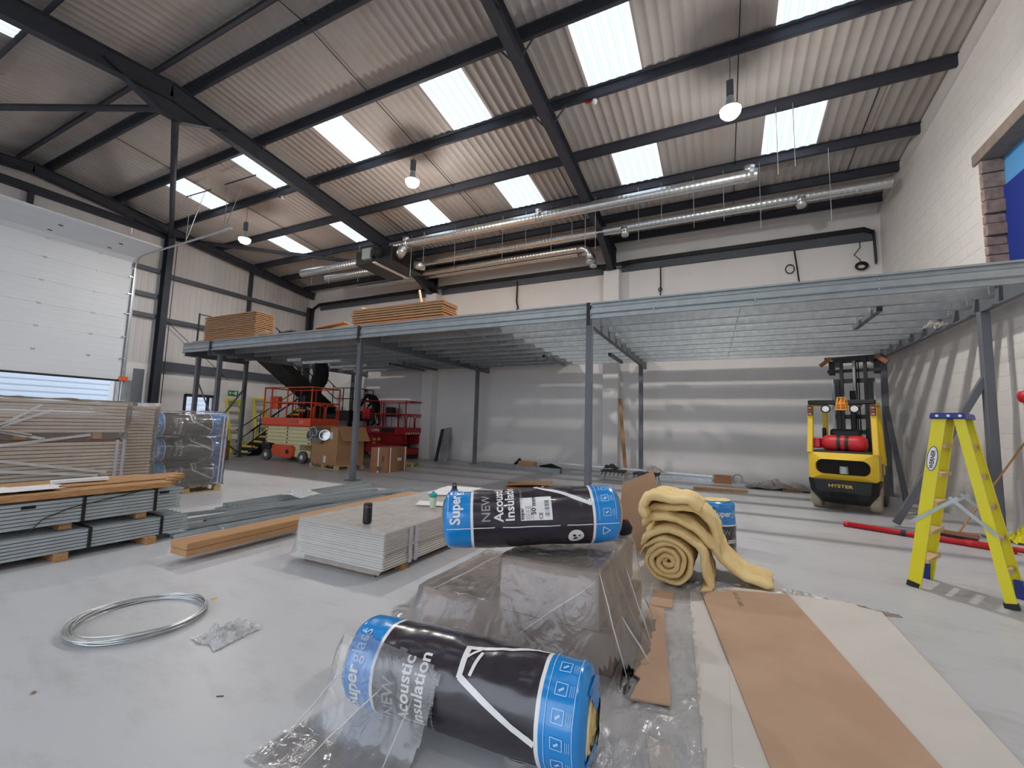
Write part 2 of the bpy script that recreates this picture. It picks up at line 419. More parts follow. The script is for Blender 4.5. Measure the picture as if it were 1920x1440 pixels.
obj('track_plate', MB().box(DX - 0.02, DX + 0.005, DY1 - 0.02, DY1 + 0.12, 0, 6.5), 'galv_dull', door)
for k, zb in enumerate((3.35, 4.1, 4.9, 5.6, 6.2)): obj('roller_bracket', MB().cbox((DX + 0.05, DY1 - 0.02, zb), (0.06, 0.16, 0.035)), 'galv', door)
obj('bottom_bracket', MB().cbox((DX + 0.06, DY1 + 0.05, 2.66), (0.1, 0.22, 0.14)), 'orange_plastic', door, bev=0.01)
for hx, top in ((-15.3, 8.55), (-13.3, 8.45)):
    obj('track_hanger', MB().bar((hx, DY1 + 0.03, 7.0), (hx, DY1 + 0.05, top), 0.03, 0.006, (0, 1, 0)), 'galv_dull', door)
    obj('track_hanger', MB().bar((hx, DY1 + 0.03, 7.0), (hx + 0.75, DY1 + 0.06, top - 0.05), 0.03, 0.006, (0, 1, 0)), 'galv', door)
obj('hanger_rail', MB().bar((-15.6, DY1 + 0.05, 8.56), (-14.2, DY1 + 0.05, 8.5), 0.04, 0.008, (0, 1, 0)), 'steel_dark', door)
obj('hanger_rail', MB().bar((-13.5, DY1 + 0.05, 8.5), (-12.0, DY1 + 0.05, 8.45), 0.04, 0.008, (0, 1, 0)), 'steel_dark', door)
tag(obj('grey_panel', MB().box(XL + 0.45, XL + 0.5, 7.55, 7.86, 0, 3.05), 'steel_primer', bev=0.004), 'tall grey panel standing between the sectional door and the gable post', 'panel')
# glazed escape door
d2 = sempty('door_2')
fr = MB()
for a, b in (((dw0, 0), (dw0, dwz)), ((dw1, 0), (dw1, dwz))): fr.box(XL - 0.06, XL + 0.05, a[0] - 0.05, a[0] + 0.05, 0, dwz)
fr.box(XL - 0.06, XL + 0.05, dw0, dw1, dwz - 0.09, dwz + 0.02); fr.box(XL - 0.06, XL + 0.05, dw0, dw1, 0, 0.12); fr.box(XL - 0.05, XL + 0.04, 10.26, 10.34, 0, dwz)
obj('door_frame', fr, 'steel_dark', d2); obj('pane', MB().box(XL - 0.02, XL - 0.01, dw0, dw1, 0.1, dwz - 0.05), 'glass', d2)

# outdoors, seen under the raised door and through the glazed door
ob = MB(); n = 60
for k in range(n): ob.box(-25.1, -25.0 + (0.03 if k % 2 else 0), -8, 16, k * 0.12, k * 0.12 + 0.12)
tag(obj('neighbouring_building', ob, 'outside_white'), 'pale ribbed building seen beneath the raised white door', 'building')
tag(obj('yard', MB().box(-40, XL - 0.3, -25, 40, -0.25, -0.03).box(XL - 0.3, 40, -40, YF - 0.3, -0.25, -0.03), 'outside_ground'), 'grey yard outside', 'ground', kind='structure')
pl = MB().tube([(-21.5, 5.15, 0), (-21.5, 5.15, 6)], 0.05, 8)
tag(obj('yard_post', pl, 'galv_dull'), 'thin pale post outside beneath the raised white door', 'post')

# ---------------------------------------------------------------- roof sheets, skylights
PURL = [4.94, 6.618, 8.3, 10.0, 11.69, 12.96, 14.22]
PITCHW, AMP = 0.2, 0.019
X0R, X1R = XL - 0.3, XR + 0.25
NW = int((X1R - X0R) / PITCHW)
def wave(i8): return AMP * (2 * abs(math.sin(PI * i8 / 8)) ** 0.8 - 1)
def sheet_mb(ia, ib, ya, yb, dz):
    mb = MB(); 
    for i in range(ia, ib + 1):
        x = X0R + i * PITCHW / 8; w = wave(i) + AMP + dz
        mb.v += [(x, ya, roofz(ya) + w), (x, yb, roofz(yb) + w)]
    for k in range(ib - ia): mb.f.append((2 * k, 2 * k + 2, 2 * k + 3, 2 * k + 1))
    return mb
def xi(x): return int(round((x - X0R) / PITCHW * 8))
ceiling = sempty('ceiling')
SKX = [(-15.95, -14.93), (-12.57, -11.6), (-9.2, -8.2), (-5.85, -4.77), (-2.46, -1.36), (0.94, 2.07)]
ordn = ['first', 'second', 'third', 'fourth', 'fifth', 'sixth']
def course(ya, yb, dz, sky, rowname, side):
    edges = []
    cur = 0
    if sky:
        for k, (a, b) in enumerate(SKX):
            ia, ib = xi(a), xi(b); edges.append((cur, ia)); cur = ib
            o = obj('skylight', sheet_mb(ia, ib, ya, yb, dz), 'skylight_sheet', smooth=True)
            tag(o, 'translucent skylight, %s, %s from the sectional door wall' % (rowname, ordn[k]), 'skylight', 'corrugated skylights')
    edges.append((cur, NW * 8))
    for a, b in edges: obj('roof_sheet', sheet_mb(a, b, ya - 0.06 if side > 0 else ya, yb, dz), 'roof_cement', ceiling, smooth=True)
rows = [YRIDGE, PURL[1], PURL[2] + 0.02, PURL[3], PURL[4] + 0.02, PURL[6], YB + 0.3]
nm = {1: 'upper row of the back slope', 3: 'lower row of the back slope'}
for k in range(6): course(rows[k], rows[k + 1], 0.008 * (k % 2), k in nm, nm.get(k, ''), 1)
mrows = [2 * YRIDGE - y for y in rows]
for k in range(6): course(max(mrows[k + 1], YF - 0.3), mrows[k], 0.008 * (k % 2), k in (1, 3), {1: 'upper row of the near slope', 3: 'lower row of the near slope'}.get(k, ''), -1)
obj('ridge_cap', MB().bar((X0R, YRIDGE, ZRIDGE + 0.06), (X1R, YRIDGE, ZRIDGE + 0.06), 0.5, 0.03), 'roof_cement', ceiling)
obj('roof_cover', MB().box(X0R, X1R, YF - 0.3, YB + 0.3, 9.25, 9.3), 'roof_cement', ceiling)

# eaves filler and upper wall end by the second frame
wu = MB().box(XL, XR, YB - 0.05, YB + 0.02, roofz(YB) - 0.16, roofz(YB) + 0.02)
obj('eaves_filler', wu, 'wall_paint', ceiling)
# boarding strip along the top of the right wall
tb = MB(); 
for ya, yb in ((YF, YRIDGE), (YRIDGE, YB)):
    tb.add([(XR - 0.05, ya, roofz(ya) - 0.3), (XR - 0.05, yb, roofz(yb) - 0.3), (XR - 0.05, yb, roofz(yb) + 0.03), (XR - 0.05, ya, roofz(ya) + 0.03),
            (XR + 0.02, ya, roofz(ya) - 0.3), (XR + 0.02, yb, roofz(yb) - 0.3), (XR + 0.02, yb, roofz(yb) + 0.03), (XR + 0.02, ya, roofz(ya) + 0.03)],
           [(0, 1, 2, 3), (4, 5, 6, 7), (0, 1, 5, 4), (0, 3, 7, 4), (1, 2, 6, 5)])
struct('trim_3', tb, 'cladding')

# ---------------------------------------------------------------- steel frame
def purlin(y, label):
    z = roofz(y); sgn = 1 if y > YRIDGE else -1
    # Z section: web, top flange towards the ridge, bottom flange towards the eaves
    t = 0.006; h = 0.2
    mb = MB()
    xa, xb = XL + 0.1, XR + 0.05
    mb.box(xa, xb, y - t, y + t, z - h, z)
    mb.box(xa, xb, y - 0.07, y, z - t, z + 0.004) if sgn > 0 else mb.box(xa, xb, y, y + 0.07, z - t, z + 0.004)
    mb.box(xa, xb, y, y + 0.075, z - h, z - h + t * 2) if sgn > 0 else mb.box(xa, xb, y - 0.075, y, z - h, z - h + t * 2)
    return tag(obj('roof_purlin', mb, 'steel_dark'), label, 'beam', 'roof purlins')
for k, y in enumerate(PURL): purlin(y, 'dark steel roof purlin on the back slope, number %s down from the ridge' % ['one', 'two', 'three', 'four', 'five', 'six', 'seven'][k])
for k in range(4): purlin(2 * YRIDGE - PURL[k], 'dark steel roof purlin on the near slope, number %s down from the ridge' % ['one', 'two', 'three', 'four'][k])

def frame(x, label, depth, w, haunch, ypost):
    fr = thing('roof_rafter', label, 'beam')
    top = lambda y: roofz(y) - 0.2
    for y0, y1 in ((YRIDGE, ypost), (YRIDGE, YF)):
        obj('rafter', MB().ibeam((x, y0, top(y0)), (x, y1, top(y1)), w, depth), 'steel_dark', fr)
    if haunch:
        zt = top(YRIDGE) - depth
        hb = MB().prism([(-1.25, 0.12), (-0.22, -0.37), (0.22, -0.37), (1.25, 0.12)], (x - 0.006, YRIDGE, zt), (x + 0.006, YRIDGE, zt))
        obj('apex_haunch_web', hb, 'steel_dark', fr)
        fl = MB()
        for s in (-1, 1): fl.bar((x, YRIDGE + s * 1.2, zt + 0.08), (x, YRIDGE + s * 0.22, zt - 0.36), w, 0.014)
        fl.bar((x, YRIDGE - 0.22, zt - 0.36), (x, YRIDGE + 0.22, zt - 0.36), w, 0.014)
        obj('apex_haunch_flange', fl, 'steel_dark', fr)
        # eaves haunch and column head
        ye = YB - 0.55; ze = top(ye) - depth
        hb = MB().prism([(-1.5, 0.1), (0.15, -0.55), (0.15, 0.1)], (x - 0.006, ye, ze), (x + 0.006, ye, ze), up=(0, 0, 1))
        # prism side axis for +x direction is -y: flip
        hb.v = [(vx, 2 * ye - vy, vz) for vx, vy, vz in hb.v]
        obj('eaves_haunch_web', hb, 'steel_dark', fr)
        obj('eaves_haunch_flange', MB().bar((x, ye - 1.5, ze + 0.06), (x, ye + 0.1, ze - 0.55), w, 0.014), 'steel_dark', fr)
        obj('column', MB().ibeam((x, YB - 0.1, 0), (x, YB - 0.1, top(YB)), w, 0.3, up=(0, 1, 0)), 'steel_dark', fr)
    for k in (1, 2, 4):
        y = PURL[k]; zb = top(y) - depth
        for s in (-1, 1): obj('fly_brace', MB().bar((x + s * 0.07, y, zb + 0.02), (x + s * 0.42, y, top(y) + 0.04), 0.04, 0.006, (0, 1, 0)), 'steel_slate', fr)
    return fr
frame(F1X, 'dark steel rafter whose apex plate carries the roof bracing tubes', 0.42, 0.19, True, YB)
frame(F2X, 'dark steel rafter in the middle of the roof', 0.40, 0.19, True, YB)
frame(XL + 0.42, 'dark steel rafter along the gable wall above the sectional door', 0.30, 0.2, False, YB - 0.1)
# gable post, beams and rails on the left wall
gp = thing('gable_post', 'thick dark steel post beside the white sectional door', 'post', (XL + 0.32, 8.25, 0))
obj('post', MB().ibeam((0, 0.1, 0), (0, 0.1, 8.25), 0.2, 0.32, up=(0, 1, 0)).xf(Matrix.Rotation(PI / 2, 4, 'Z')), 'steel_dark', gp)
obj('cable', MB().tube([(0.19, 0.18, 0.2), (0.19, 0.2, 7.9)], 0.014, 5), 'black', gp)
obj('notice', MB().box(0.17, 0.175, -0.02, 0.09, 1.42, 1.62), 'paper', gp)
def rail(y0, y1, z, h, label, x=XL + 0.1, w=0.14, m='steel_slate'):
    tag(obj('sheeting_rail', MB().box(x - w / 2, x + w / 2, y0, y1, z - h / 2, z + h / 2), m), label, 'beam', 'rails on the gable wall')
rail(8.4, YB - 0.3, 6.67, 0.16, 'dark rail across the cladding, highest right of the gable post')
rail(8.4, YB - 0.3, 5.0, 0.16, 'dark rail across the cladding, half way up right of the gable post')
rail(8.4, YB - 0.3, 3.28, 0.34, 'broad grey rail above the painted lower wall')
rail(DY1 + 0.15, 8.2, 6.75, 0.15, 'short dark rail between door track and gable post, highest of three')
rail(DY1 + 0.15, 8.2, 5.8, 0.15, 'short dark rail between door track and gable post, middle of three')
rail(DY1 + 0.15, 8.2, 5.05, 0.15, 'short dark rail between door track and gable post, lowest of three')
rail(YF, 8.2, 8.18, 0.24, 'long dark beam under the gable rafter above the sectional door', m='steel_dark')
tag(obj('gable_stud', MB().box(XL + 0.05, XL + 0.17, 11.5, 11.62, 5.1, 6.58).box(XL + 0.05, XL + 0.17, 11.5, 11.62, 6.76, roofz(11.6) - .22), 'steel_dark'), 'slim dark upright on cladding between gable post and corner', 'post')
tag(obj('gable_stud', MB().box(XL + 0.05, XL + 0.17, 4.66, 4.78, 7.3, 8.05), 'steel_dark'), 'slim dark upright above the sectional door', 'post')
tag(obj('corner_post', MB().ibeam((XL + 0.3, YB - 0.05, 0), (XL + 0.3, YB - 0.05, 7.0), 0.2, 0.25, up=(0, 1, 0)), 'steel_dark'), 'dark steel post in the far left corner', 'post')
for a, b, l in (((F1X, 4.75, 8.02), (XL + 0.45, 8.25, 8.05), 'dark round bracing tube from rafter apex to the gable post head'),
                ((F1X, 4.45, 8.12), (XL + 0.45, 1.1, 8.15), 'dark round bracing tube from rafter apex towards the near roof slope'),
                ((F1X, 12.95, 7.46), (XL + 0.45, 8.45, 8.05), 'dark round bracing tube from gable post head to the back eaves')):
    tag(obj('bracing_tube', MB().tube([a, b], 0.07, 12), 'steel_dark', smooth=True), l, 'tube', 'roof bracing tubes')
tag(obj('bracing_rod', MB().tube([(XL + .2, 8.5, 4.95), (XL + .2, 10.9, 3.0)], 0.012, 5), 'steel_dark'), 'thin diagonal rod on cladding right of the gable post', 'rod')
for i, (x, ya, yb) in enumerate(((-14.7, 4.94, 8.3), (-14.35, 8.3, 12.96), (-7.0, 1.0, 4.94), (-7.0, 4.94, 11.69), (-6.8, 10.0, 12.96), (-10.1, 10.05, 11.7), (0.37, 4.94, 14.2), (-3.85, 10.0, 12.96), (2.9, 10.0, 12.96))):
    tag(obj('sag_rod', MB().tube([(x, ya, roofz(ya) - 0.05), (x, yb, roofz(yb) - 0.05)], 0.011, 5), 'black'),
        'thin black rod between roof purlins ' + ['above the white door track, upper', 'above the white door track, lower', 'near the ridge in the middle bay', 'beside the middle ceiling lamp', 'above the ducts in the middle bay', 'close to the apex-plate rafter', 'beside the right-hand ceiling lamp', 'just left of the middle rafter', 'nearest the right block wall'][i], 'rod', 'rods between purlins')
# dark channel along the back wall, stepping round the pilasters, with cables on it
ch = thing('eaves_channel', 'long dark steel channel fixed high along the back wall', 'beam')
for a, b in ((XL + 0.9, F1X - 0.3), (F1X + 0.3, F2X - 0.3), (F2X + 0.3, XR - 0.15)):
    obj('channel', MB().prism([(0, 0), (0.1, 0), (0.1, 0.02), (0.02, 0.02), (0.02, 0.26), (0.1, 0.26), (0.1, 0.28), (0, 0.28)], (b, YB - 0.1, 6.86), (a, YB - 0.1, 6.86)), 'steel_slate', ch)
cb = [(XL + 0.4, YB - 0.1, 5.5), (XL + 0.4, YB - 0.1, 7.0)]
pth = [(XL + 0.4, 14.6, 5.4), (XL + 0.42, 14.6, 6.95), (XL + 0.9, 14.55, 7.12), (F1X - 0.6, 14.55, 7.14), (F1X - 0.3, 14.2, 7.0), (F1X + 0.3, 14.2, 7.0), (F1X + 0.6, 14.55, 7.14), (F2X - 0.6, 14.55, 7.14), (F2X - 0.3, 14.2, 6.98), (F2X + 0.3, 14.2, 6.98), (F2X + 0.6, 14.55, 7.14), (3.6, 14.55, 7.16), (3.82, 14.6, 7.05), (3.84, 14.6, 6.2)]
for k in range(3): obj('cable', MB().tube([(x, y - 0.02 * k, z + 0.035 * (k - 1)) for x, y, z in pth], 0.026, 6), 'black', ch)
tag(obj('hanging_cable', MB().tube([(-7.05, 14.6, 7.0), (-7.07, 14.6, 6.2), (-7.0, 14.6, 5.95), (-7.1, 14.6, 5.8), (-7.06, 14.62, 4.3)], 0.03, 6), 'black'), 'black cable dropping from the wall channel behind the chipboard', 'cable', 'cables hanging on the back wall')
def loop(name, x, z, r, label, tail):
    t = thing(name, label, 'cable', group='cables hanging on the back wall')
    obj('drop', MB().tube(tail, 0.022, 6), 'black', t)
    obj('coil', MB().tube([(x + r * math.cos(a), 14.63, z + r * math.sin(a) * 1.2) for a in [i * PI / 8 for i in range(17)]], 0.016, 5, False), 'black', t)
loop('cable_coil', -1.8, 6.1, 0.05, 'black cable dropping from the wall channel just right of the middle pilaster', [(-1.78, 14.62, 6.98), (-1.78, 14.63, 6.2), (-1.82, 14.63, 5.0)])
loop('cable_coil', 1.85, 6.3, 0.11, 'black cable pair with a loose loop on the back wall', [(1.95, 14.62, 7.0), (2.02, 14.63, 6.4), (2.1, 14.63, 5.5)])
cc = thing('cable_coil', 'round coil of black cable hanging near the right wall corner', 'cable', group='cables hanging on the back wall')
obj('drop', MB().tube([(3.5, 14.62, 6.95), (3.52, 14.64, 6.7), (3.38, 14.64, 6.5), (3.5, 14.64, 6.35), (3.52, 14.64, 6.25)], 0.012, 5), 'black', cc)
for k in range(3): obj('coil', MB().tube([(3.53 + (0.1 + .02 * k) * math.cos(a), 14.64 - .02 * k, 6.15 + (0.07 + .02 * k) * math.sin(a)) for a in [i * PI / 8 for i in range(17)]], 0.018, 5, False), 'black', cc)

# ---------------------------------------------------------------- ceiling lamps
def lamp(x, y, z, label, k=1.0):
    t = thing('ceiling_lamp', label, 'lamp', (x, y, z), group='high bay ceiling lamps')
    obj('lens', MB().lathe([(0.02, -0.1), (0.12, -0.08), (0.17, -0.02), (0.18, 0.05)], n=20), 'led', t, smooth=True)
    obj('housing', MB().lathe([(0.185, 0.05), (0.18, 0.07), (0.08, 0.14), (0.06, 0.3), (0.05, 0.32)], n=16), 'galv_dull', t, smooth=True)
    obj('gear_box', MB().box(-0.06, 0.06, -0.05, 0.05, 0.33, 0.62), 'steel_slate', t, bev=0.01)
    top = roofz(y) - 0.2 - z
    obj('chain', MB().tube([(0, 0, 0.6), (0.012, 0, 0.6 + (top - 0.6) * 0.5), (0, 0, top)], 0.008, 5), 'steel_slate', t)
    l = bpy.data.lights.new('lamp_light', 'AREA'); l.shape = 'DISK'; l.size = 0.26; l.energy = LAMP_POWER * k; l.color = LAMP_COL
    lo = bpy.data.objects.new('lamp_light', l); COL.objects.link(lo); lo.parent = t; lo.location = (0, 0, -0.12)
    g = bpy.data.lights.new('lamp_glow', 'POINT'); g.energy = LAMP_POWER * k * 0.9; g.color = (1.0, 0.96, 0.91); g.shadow_soft_size = 0.1
    go = bpy.data.objects.new('lamp_glow', g); COL.objects.link(go); go.parent = t; go.location = (0, 0, -0.24)
lamp(-13.95, 8.3, 7.22, 'glowing ceiling lamp nearest the white sectional door', 0.75)
lamp(-7.1, 8.3, 7.62, 'glowing ceiling lamp over the middle bay')
lamp(0.21, 8.3, 7.28, 'glowing ceiling lamp nearest the right block wall')
for k, x in enumerate((-13.9, -7.0, 0.2)): lamp(x, 0.96, 7.3, 'added unseen ceiling lamp on the near roof slope, %s' % ['towards the sectional door', 'in the middle', 'towards the right wall'][k], 0.15)  # invented lamps out of view, added as dim extra light

# smoke detectors under purlin
def detector(x, y, label):
    t = thing('smoke_detector', label, 'detector', (x, y, roofz(y) - 0.2), group='smoke detectors under the purlins')
    obj('head', MB().lathe([(0.055, 0.0), (0.06, -0.04), (0.045, -0.08), (0.02, -0.09)], n=14), 'white_plastic', t, smooth=True)
    obj('base', MB().box(-0.2, 0.02, -0.02, 0.02, -0.02, 0.01), 'red_paint', t)
detector(-2.35, 8.38, 'small white smoke detector with red base right of the middle rafter')
detector(-12.3, 8.38, 'small white smoke detector near the white door track')

# ---------------------------------------------------------------- ventilation ducts
def duct(pts, r, label, ridges=True):
    a, b = Vector(pts[0]), Vector(pts[1]); L = (b - a).length
    t = thing('ventilation_duct', label, 'duct', group='spiral ventilation ducts')
    n = max(2, int(L / 0.12)); P = []; R = []
    for i in range(n + 1):
        s = i / n
        for ds, rr_ in ((-0.008, r), (0, r + 0.002), (0.008, r)):
            q = min(max(s + ds / L, 0), 1); P.append(a.lerp(b, q)); R.append(rr_)
    mb = MB(); o = 0; nn = 18; d = (b - a).normalized(); sd = d.cross(Vector((0, 0, 1))).normalized(); u2 = sd.cross(d)
    for p, rr_ in zip(P, R):
        for k in range(nn):
            th = 2 * PI * k / nn; mb.v.append(tuple(p + (sd * math.cos(th) + u2 * math.sin(th)) * rr_))
    for i in range(len(P) - 1):
        for k in range(nn): k2 = (k + 1) % nn; mb.f.append((i * nn + k, i * nn + k2, (i + 1) * nn + k2, (i + 1) * nn + k))
    mb.f.append(tuple(range(nn))[::-1])
    e = (len(P) - 1) * nn; mb.f.append(tuple(e + k for k in range(nn)))
    obj('pipe', mb, 'galv_duct', t, smooth=True)
    return t
D1 = duct([(-10.35, 11.2, 7.58), (0.82, 11.2, 7.58)], 0.14, 'galvanised duct nearest the camera, highest of the long ducts')
D2 = duct([(-10.55, 12.82, 7.58), (3.75, 12.82, 7.58)], 0.14, 'longest galvanised duct, ending close to the right block wall')
D3 = duct([(-11.7, 13.45, 7.42), (-4.3, 13.45, 7.42)], 0.11, 'galvanised duct with an elbow beside the middle rafter')
D4 = duct([(-14.6, 13.85, 7.42), (-4.4, 13.85, 7.42)], 0.10, 'thin galvanised duct closest to the back wall')
D5 = duct([(-15.1, 11.35, 7.28), (-11.66, 11.35, 7.28)], 0.15, 'short galvanised duct left of the ventilation unit, nearer one')
D6 = duct([(-14.3, 11.85, 7.14), (-11.66, 11.85, 7.14)], 0.12, 'short galvanised duct left of the ventilation unit, farther one')
def collar(x, y, z, par, r=0.15, up=0.16):
    obj('branch', MB().tube([(x, y - 0.02, z + 0.05), (x + 0.02, y - 0.05, z + 0.05 + up)], r * 0.8, 12), 'galv_duct', par, smooth=True)
    obj('coupling', MB().tube([(x - 0.09, y, z), (x + 0.09, y, z)], r + 0.006, 16), 'galv_duct', par, smooth=True)
collar(-9.7, 11.2, 7.58, D1); collar(-4.75, 11.2, 7.58, D1); collar(0.65, 11.2, 7.58, D1)
collar(1.9, 12.82, 7.5, D2, 0.14, -0.25); collar(-2.6, 12.82, 7.5, D2, 0.14, -0.25)
for D, y, r in ((D3, 13.45, 0.11), (D4, 13.85, 0.10)):
    obj('elbow', MB().tube([(-4.3, y, 7.42), (-4.1, y, 7.41), (-3.95, y, 7.33), (-3.88, y, 7.2), (-3.86, y, 6.95)], r + 0.004, 14), 'galv_duct', D, smooth=True)
    obj('coupling', MB().tube([(-3.86, y, 7.0), (-3.86, y, 6.88)], r + 0.02, 14), 'galv', D, smooth=True)
un = thing('ventilation_unit', 'black ventilation unit hung between the long ducts', 'machine', (-10.75, 11.6, 6.95))
obj('casing', MB().box(-0.9, 0.75, -0.75, 0.95, 0.0, 0.5), 'black', un, bev=0.01)
obj('control_box', MB().box(-0.5, -0.12, -0.88, -0.75, 0.12, 0.5), 'galv_dull', un, bev=0.008)
obj('support_strip', MB().box(-0.06, 0.06, -0.8, 1.0, -0.035, 0.0), 'white_plastic', un)
obj('spigot', MB().tube([(0.2, -0.75, 0.28), (0.2, -1.0, 0.28)], 0.15, 16), 'rubber', un, smooth=True)
obj('spigot', MB().tube([(0.75, -0.4, 0.25), (1.25, -0.8, 0.22)], 0.15, 16), 'galv_duct', un, smooth=True)
obj('spigot', MB().tube([(0.75, 0.4, 0.2), (1.1, 0.62, 0.18)], 0.15, 16), 'galv_duct', un, smooth=True)
# bright suspension wires
NTH = ['first', 'second', 'third', 'fourth', 'fifth', 'sixth', 'seventh', 'eighth', 'ninth', 'tenth', 'eleventh', 'twelfth', 'thirteenth', 'fourteenth', 'fifteenth']
cnt = {}
for x, y, z0 in sorted(((-14.9, 11.69, 6.9), (-13.9, 11.69, 6.8), (-12.35, 11.69, 6.7), (-9.85, 11.69, 6.6), (-9.3, 11.69, 7.05), (-8.0, 11.69, 6.75), (-7.2, 11.69, 6.9), (-6.2, 11.69, 6.55), (-5.4, 11.69, 6.85), (-4.55, 11.69, 6.6), (-3.9, 11.69, 6.9), (-3.5, 11.69, 6.5), (-3.2, 11.69, 6.55), (-2.0, 11.69, 6.55), (-1.4, 11.69, 6.9), (-0.6, 11.69, 6.7), (0.1, 11.69, 6.75), (0.9, 11.69, 6.4), (1.1, 10.0, 6.8), (1.4, 10.0, 6.9), (2.3, 11.69, 6.35))):
    pos = 'by the ventilation unit' if x < -9 else ('left of the middle rafter' if x < -3.4 else 'right of the middle rafter')
    k = cnt[pos] = cnt.get(pos, -1) + 1
    tag(obj('suspension_wire', MB().tube([(x, y - 0.05, roofz(y) - 0.15), (x + 0.01, y - 0.05, z0)], 0.0065, 4), 'galv'), 'thin bright suspension wire %s, %s from the left' % (pos, NTH[k]), 'wire', 'suspension wires ' + pos)

# ================================================================ MEZZANINE
mz = thing('mezzanine_platform', 'galvanised steel mezzanine platform on grey columns along the back wall', 'platform')
XA, XB, XC, X2 = -8.25, -2.29, 3.69, -14.6
Y1, Y2 = 8.02, 13.86
ZB, ZJ0, ZJ1 = 3.456, 3.57, 3.86
def column(x, y, z1=ZB, w=0.12):
    c = obj('column', MB().box(x - w / 2, x + w / 2, y - w / 2, y + w / 2, 0.0, z1), 'steel_primer', mz, bev=0.008)
    obj('base_plate', MB().box(x - 0.15, x + 0.15, y - 0.15, y + 0.15, 0, 0.014), 'steel_primer', c)
for x, y in ((XA, Y1), (XB, Y1), (XC, 9.15), (XA, Y2), (XB, Y2), (XC, Y2), (-15.9, 8.3), (X2, 8.25), (-16.1, 10.05), (X2, Y2)): column(x, y)
# crossbeams along y
for x, y0, y1 in ((XA, 7.98, YB - 0.02), (XB, 7.98, YB - 0.02), (XC, 7.98, YB - 0.02), (X2, 7.98, YB - 0.02), (-16.15, 7.98, 10.15)):
    obj('cross_beam', MB().prism([(-0.05, 0), (0.05, 0), (0.05, 0.02), (-0.03, 0.02), (-0.03, 0.36), (0.05, 0.36), (0.05, 0.38), (-0.05, 0.38)], (x, y1, ZB), (x, y0, ZB)), 'steel_primer', mz)
def joist(y, xa, xb, m='galv'):
    h = ZJ1 - ZJ0; t = 0.005
    mb = MB().box(xa, xb, y - t, y + t, ZJ0, ZJ1).box(xa, xb, y, y + 0.075, ZJ1 - t, ZJ1).box(xa, xb, y - 0.075 * 0, y + 0.075, ZJ0, ZJ0 + t)
    mb.box(xa, xb, y + 0.07, y + 0.075, ZJ0, ZJ0 + 0.022)
    obj('joist', mb, m, mz)
    for xc in (xa + 0.03, xb - 0.03):
        obj('cleat', MB().box(xc - 0.03, xc + 0.03, y - 0.016, y - 0.005, ZJ0 + 0.04, ZJ1 - 0.04), 'galv_dull', mz)
ys = [8.02 + 0.645 * k for k in range(1, 10)]
for y in ys:
    joist(y, XA + 0.06, XB - 0.06); joist(y, XB + 0.06, XC - 0.06)
    joist(y, X2 + 0.06 if y < 13 else X2 + 0.06, XA - 0.06)
for y in ys[:3]: joist(y, -16.1, X2 - 0.06)
# front edge beams, one length to each bay, with a folded lip
def edge(xa, xb, m='galv_dull'):
    mb = MB().prism([(0.02, 0.0), (-0.055, 0.0), (-0.055, 0.03), (-0.05, 0.03), (-0.05, 0.006), (-0.0, 0.006), (-0.0, 0.085), (-0.03, 0.11), (-0.03, 0.205), (-0.0, 0.23), (-0.0, 0.309), (-0.05, 0.309), (-0.05, 0.285), (-0.055, 0.285), (-0.055, 0.315), (0.02, 0.315)], (xb, 7.97, ZJ0 - 0.01), (xa, 7.97, ZJ0 - 0.01))
    obj('edge_beam', mb, m, mz)
edge(XB + 0.04, XC + 0.2); edge(XA + 0.03, XB - 0.03); edge(X2 + 0.03, XA - 0.03); edge(-16.2, X2 - 0.03)
for x in (X2, XA, XB): obj('splice_plate', MB().box(x - 0.035, x + 0.035, 7.9, 7.925, ZJ0 - 0.12, ZJ1 + 0.01), 'steel_dark', mz)
obj('edge_beam', MB().box(-16.23, -16.19, 7.97, 10.2, ZJ0 - .03, ZJ1 + .02), 'galv_dull', mz)
for x in np.arange(XB + 1.2, XC, 1.6): 
    for z in (ZJ0 + 0.08, ZJ1 - 0.06): obj('bolt', MB().tube([(x, 7.955, z), (x, 7.93, z)], 0.014, 6), 'galv', mz)
for x, y0, y1 in ((2.25, 8.5, 9.9), (-2.75, 11.6, 13.2), (-4.6, 11.4, 13.2), (-9.8, 11.5, 13.4), (-10.4, 11.5, 13.4)):
    obj('strut', MB().box(x - 0.04, x + 0.04, y0, y1, ZJ0 - 0.13, ZJ0 - 0.05), 'steel_primer', mz)
    for y in (y0 + 0.35, y1 - 0.2): obj('strut_hanger', MB().box(x - 0.03, x + 0.03, y, y + 0.06, ZJ0 - 0.06, ZJ0 + 0.06), 'galv', mz)
    obj('strut_cap', MB().box(x - 0.036, x + 0.036, y0 - 0.006, y0, ZJ0 - 0.126, ZJ0 - 0.054), 'black', mz)
# tie rods under the joists at mid bay
for x in (XB + 2.6, XA + 3.0): 
    obj('tie_rod', MB().tube([(x, 8.1, ZJ0 + 0.05), (x - 0.15, 13.7, ZJ0 + 0.05)], 0.008, 5), 'galv', mz)
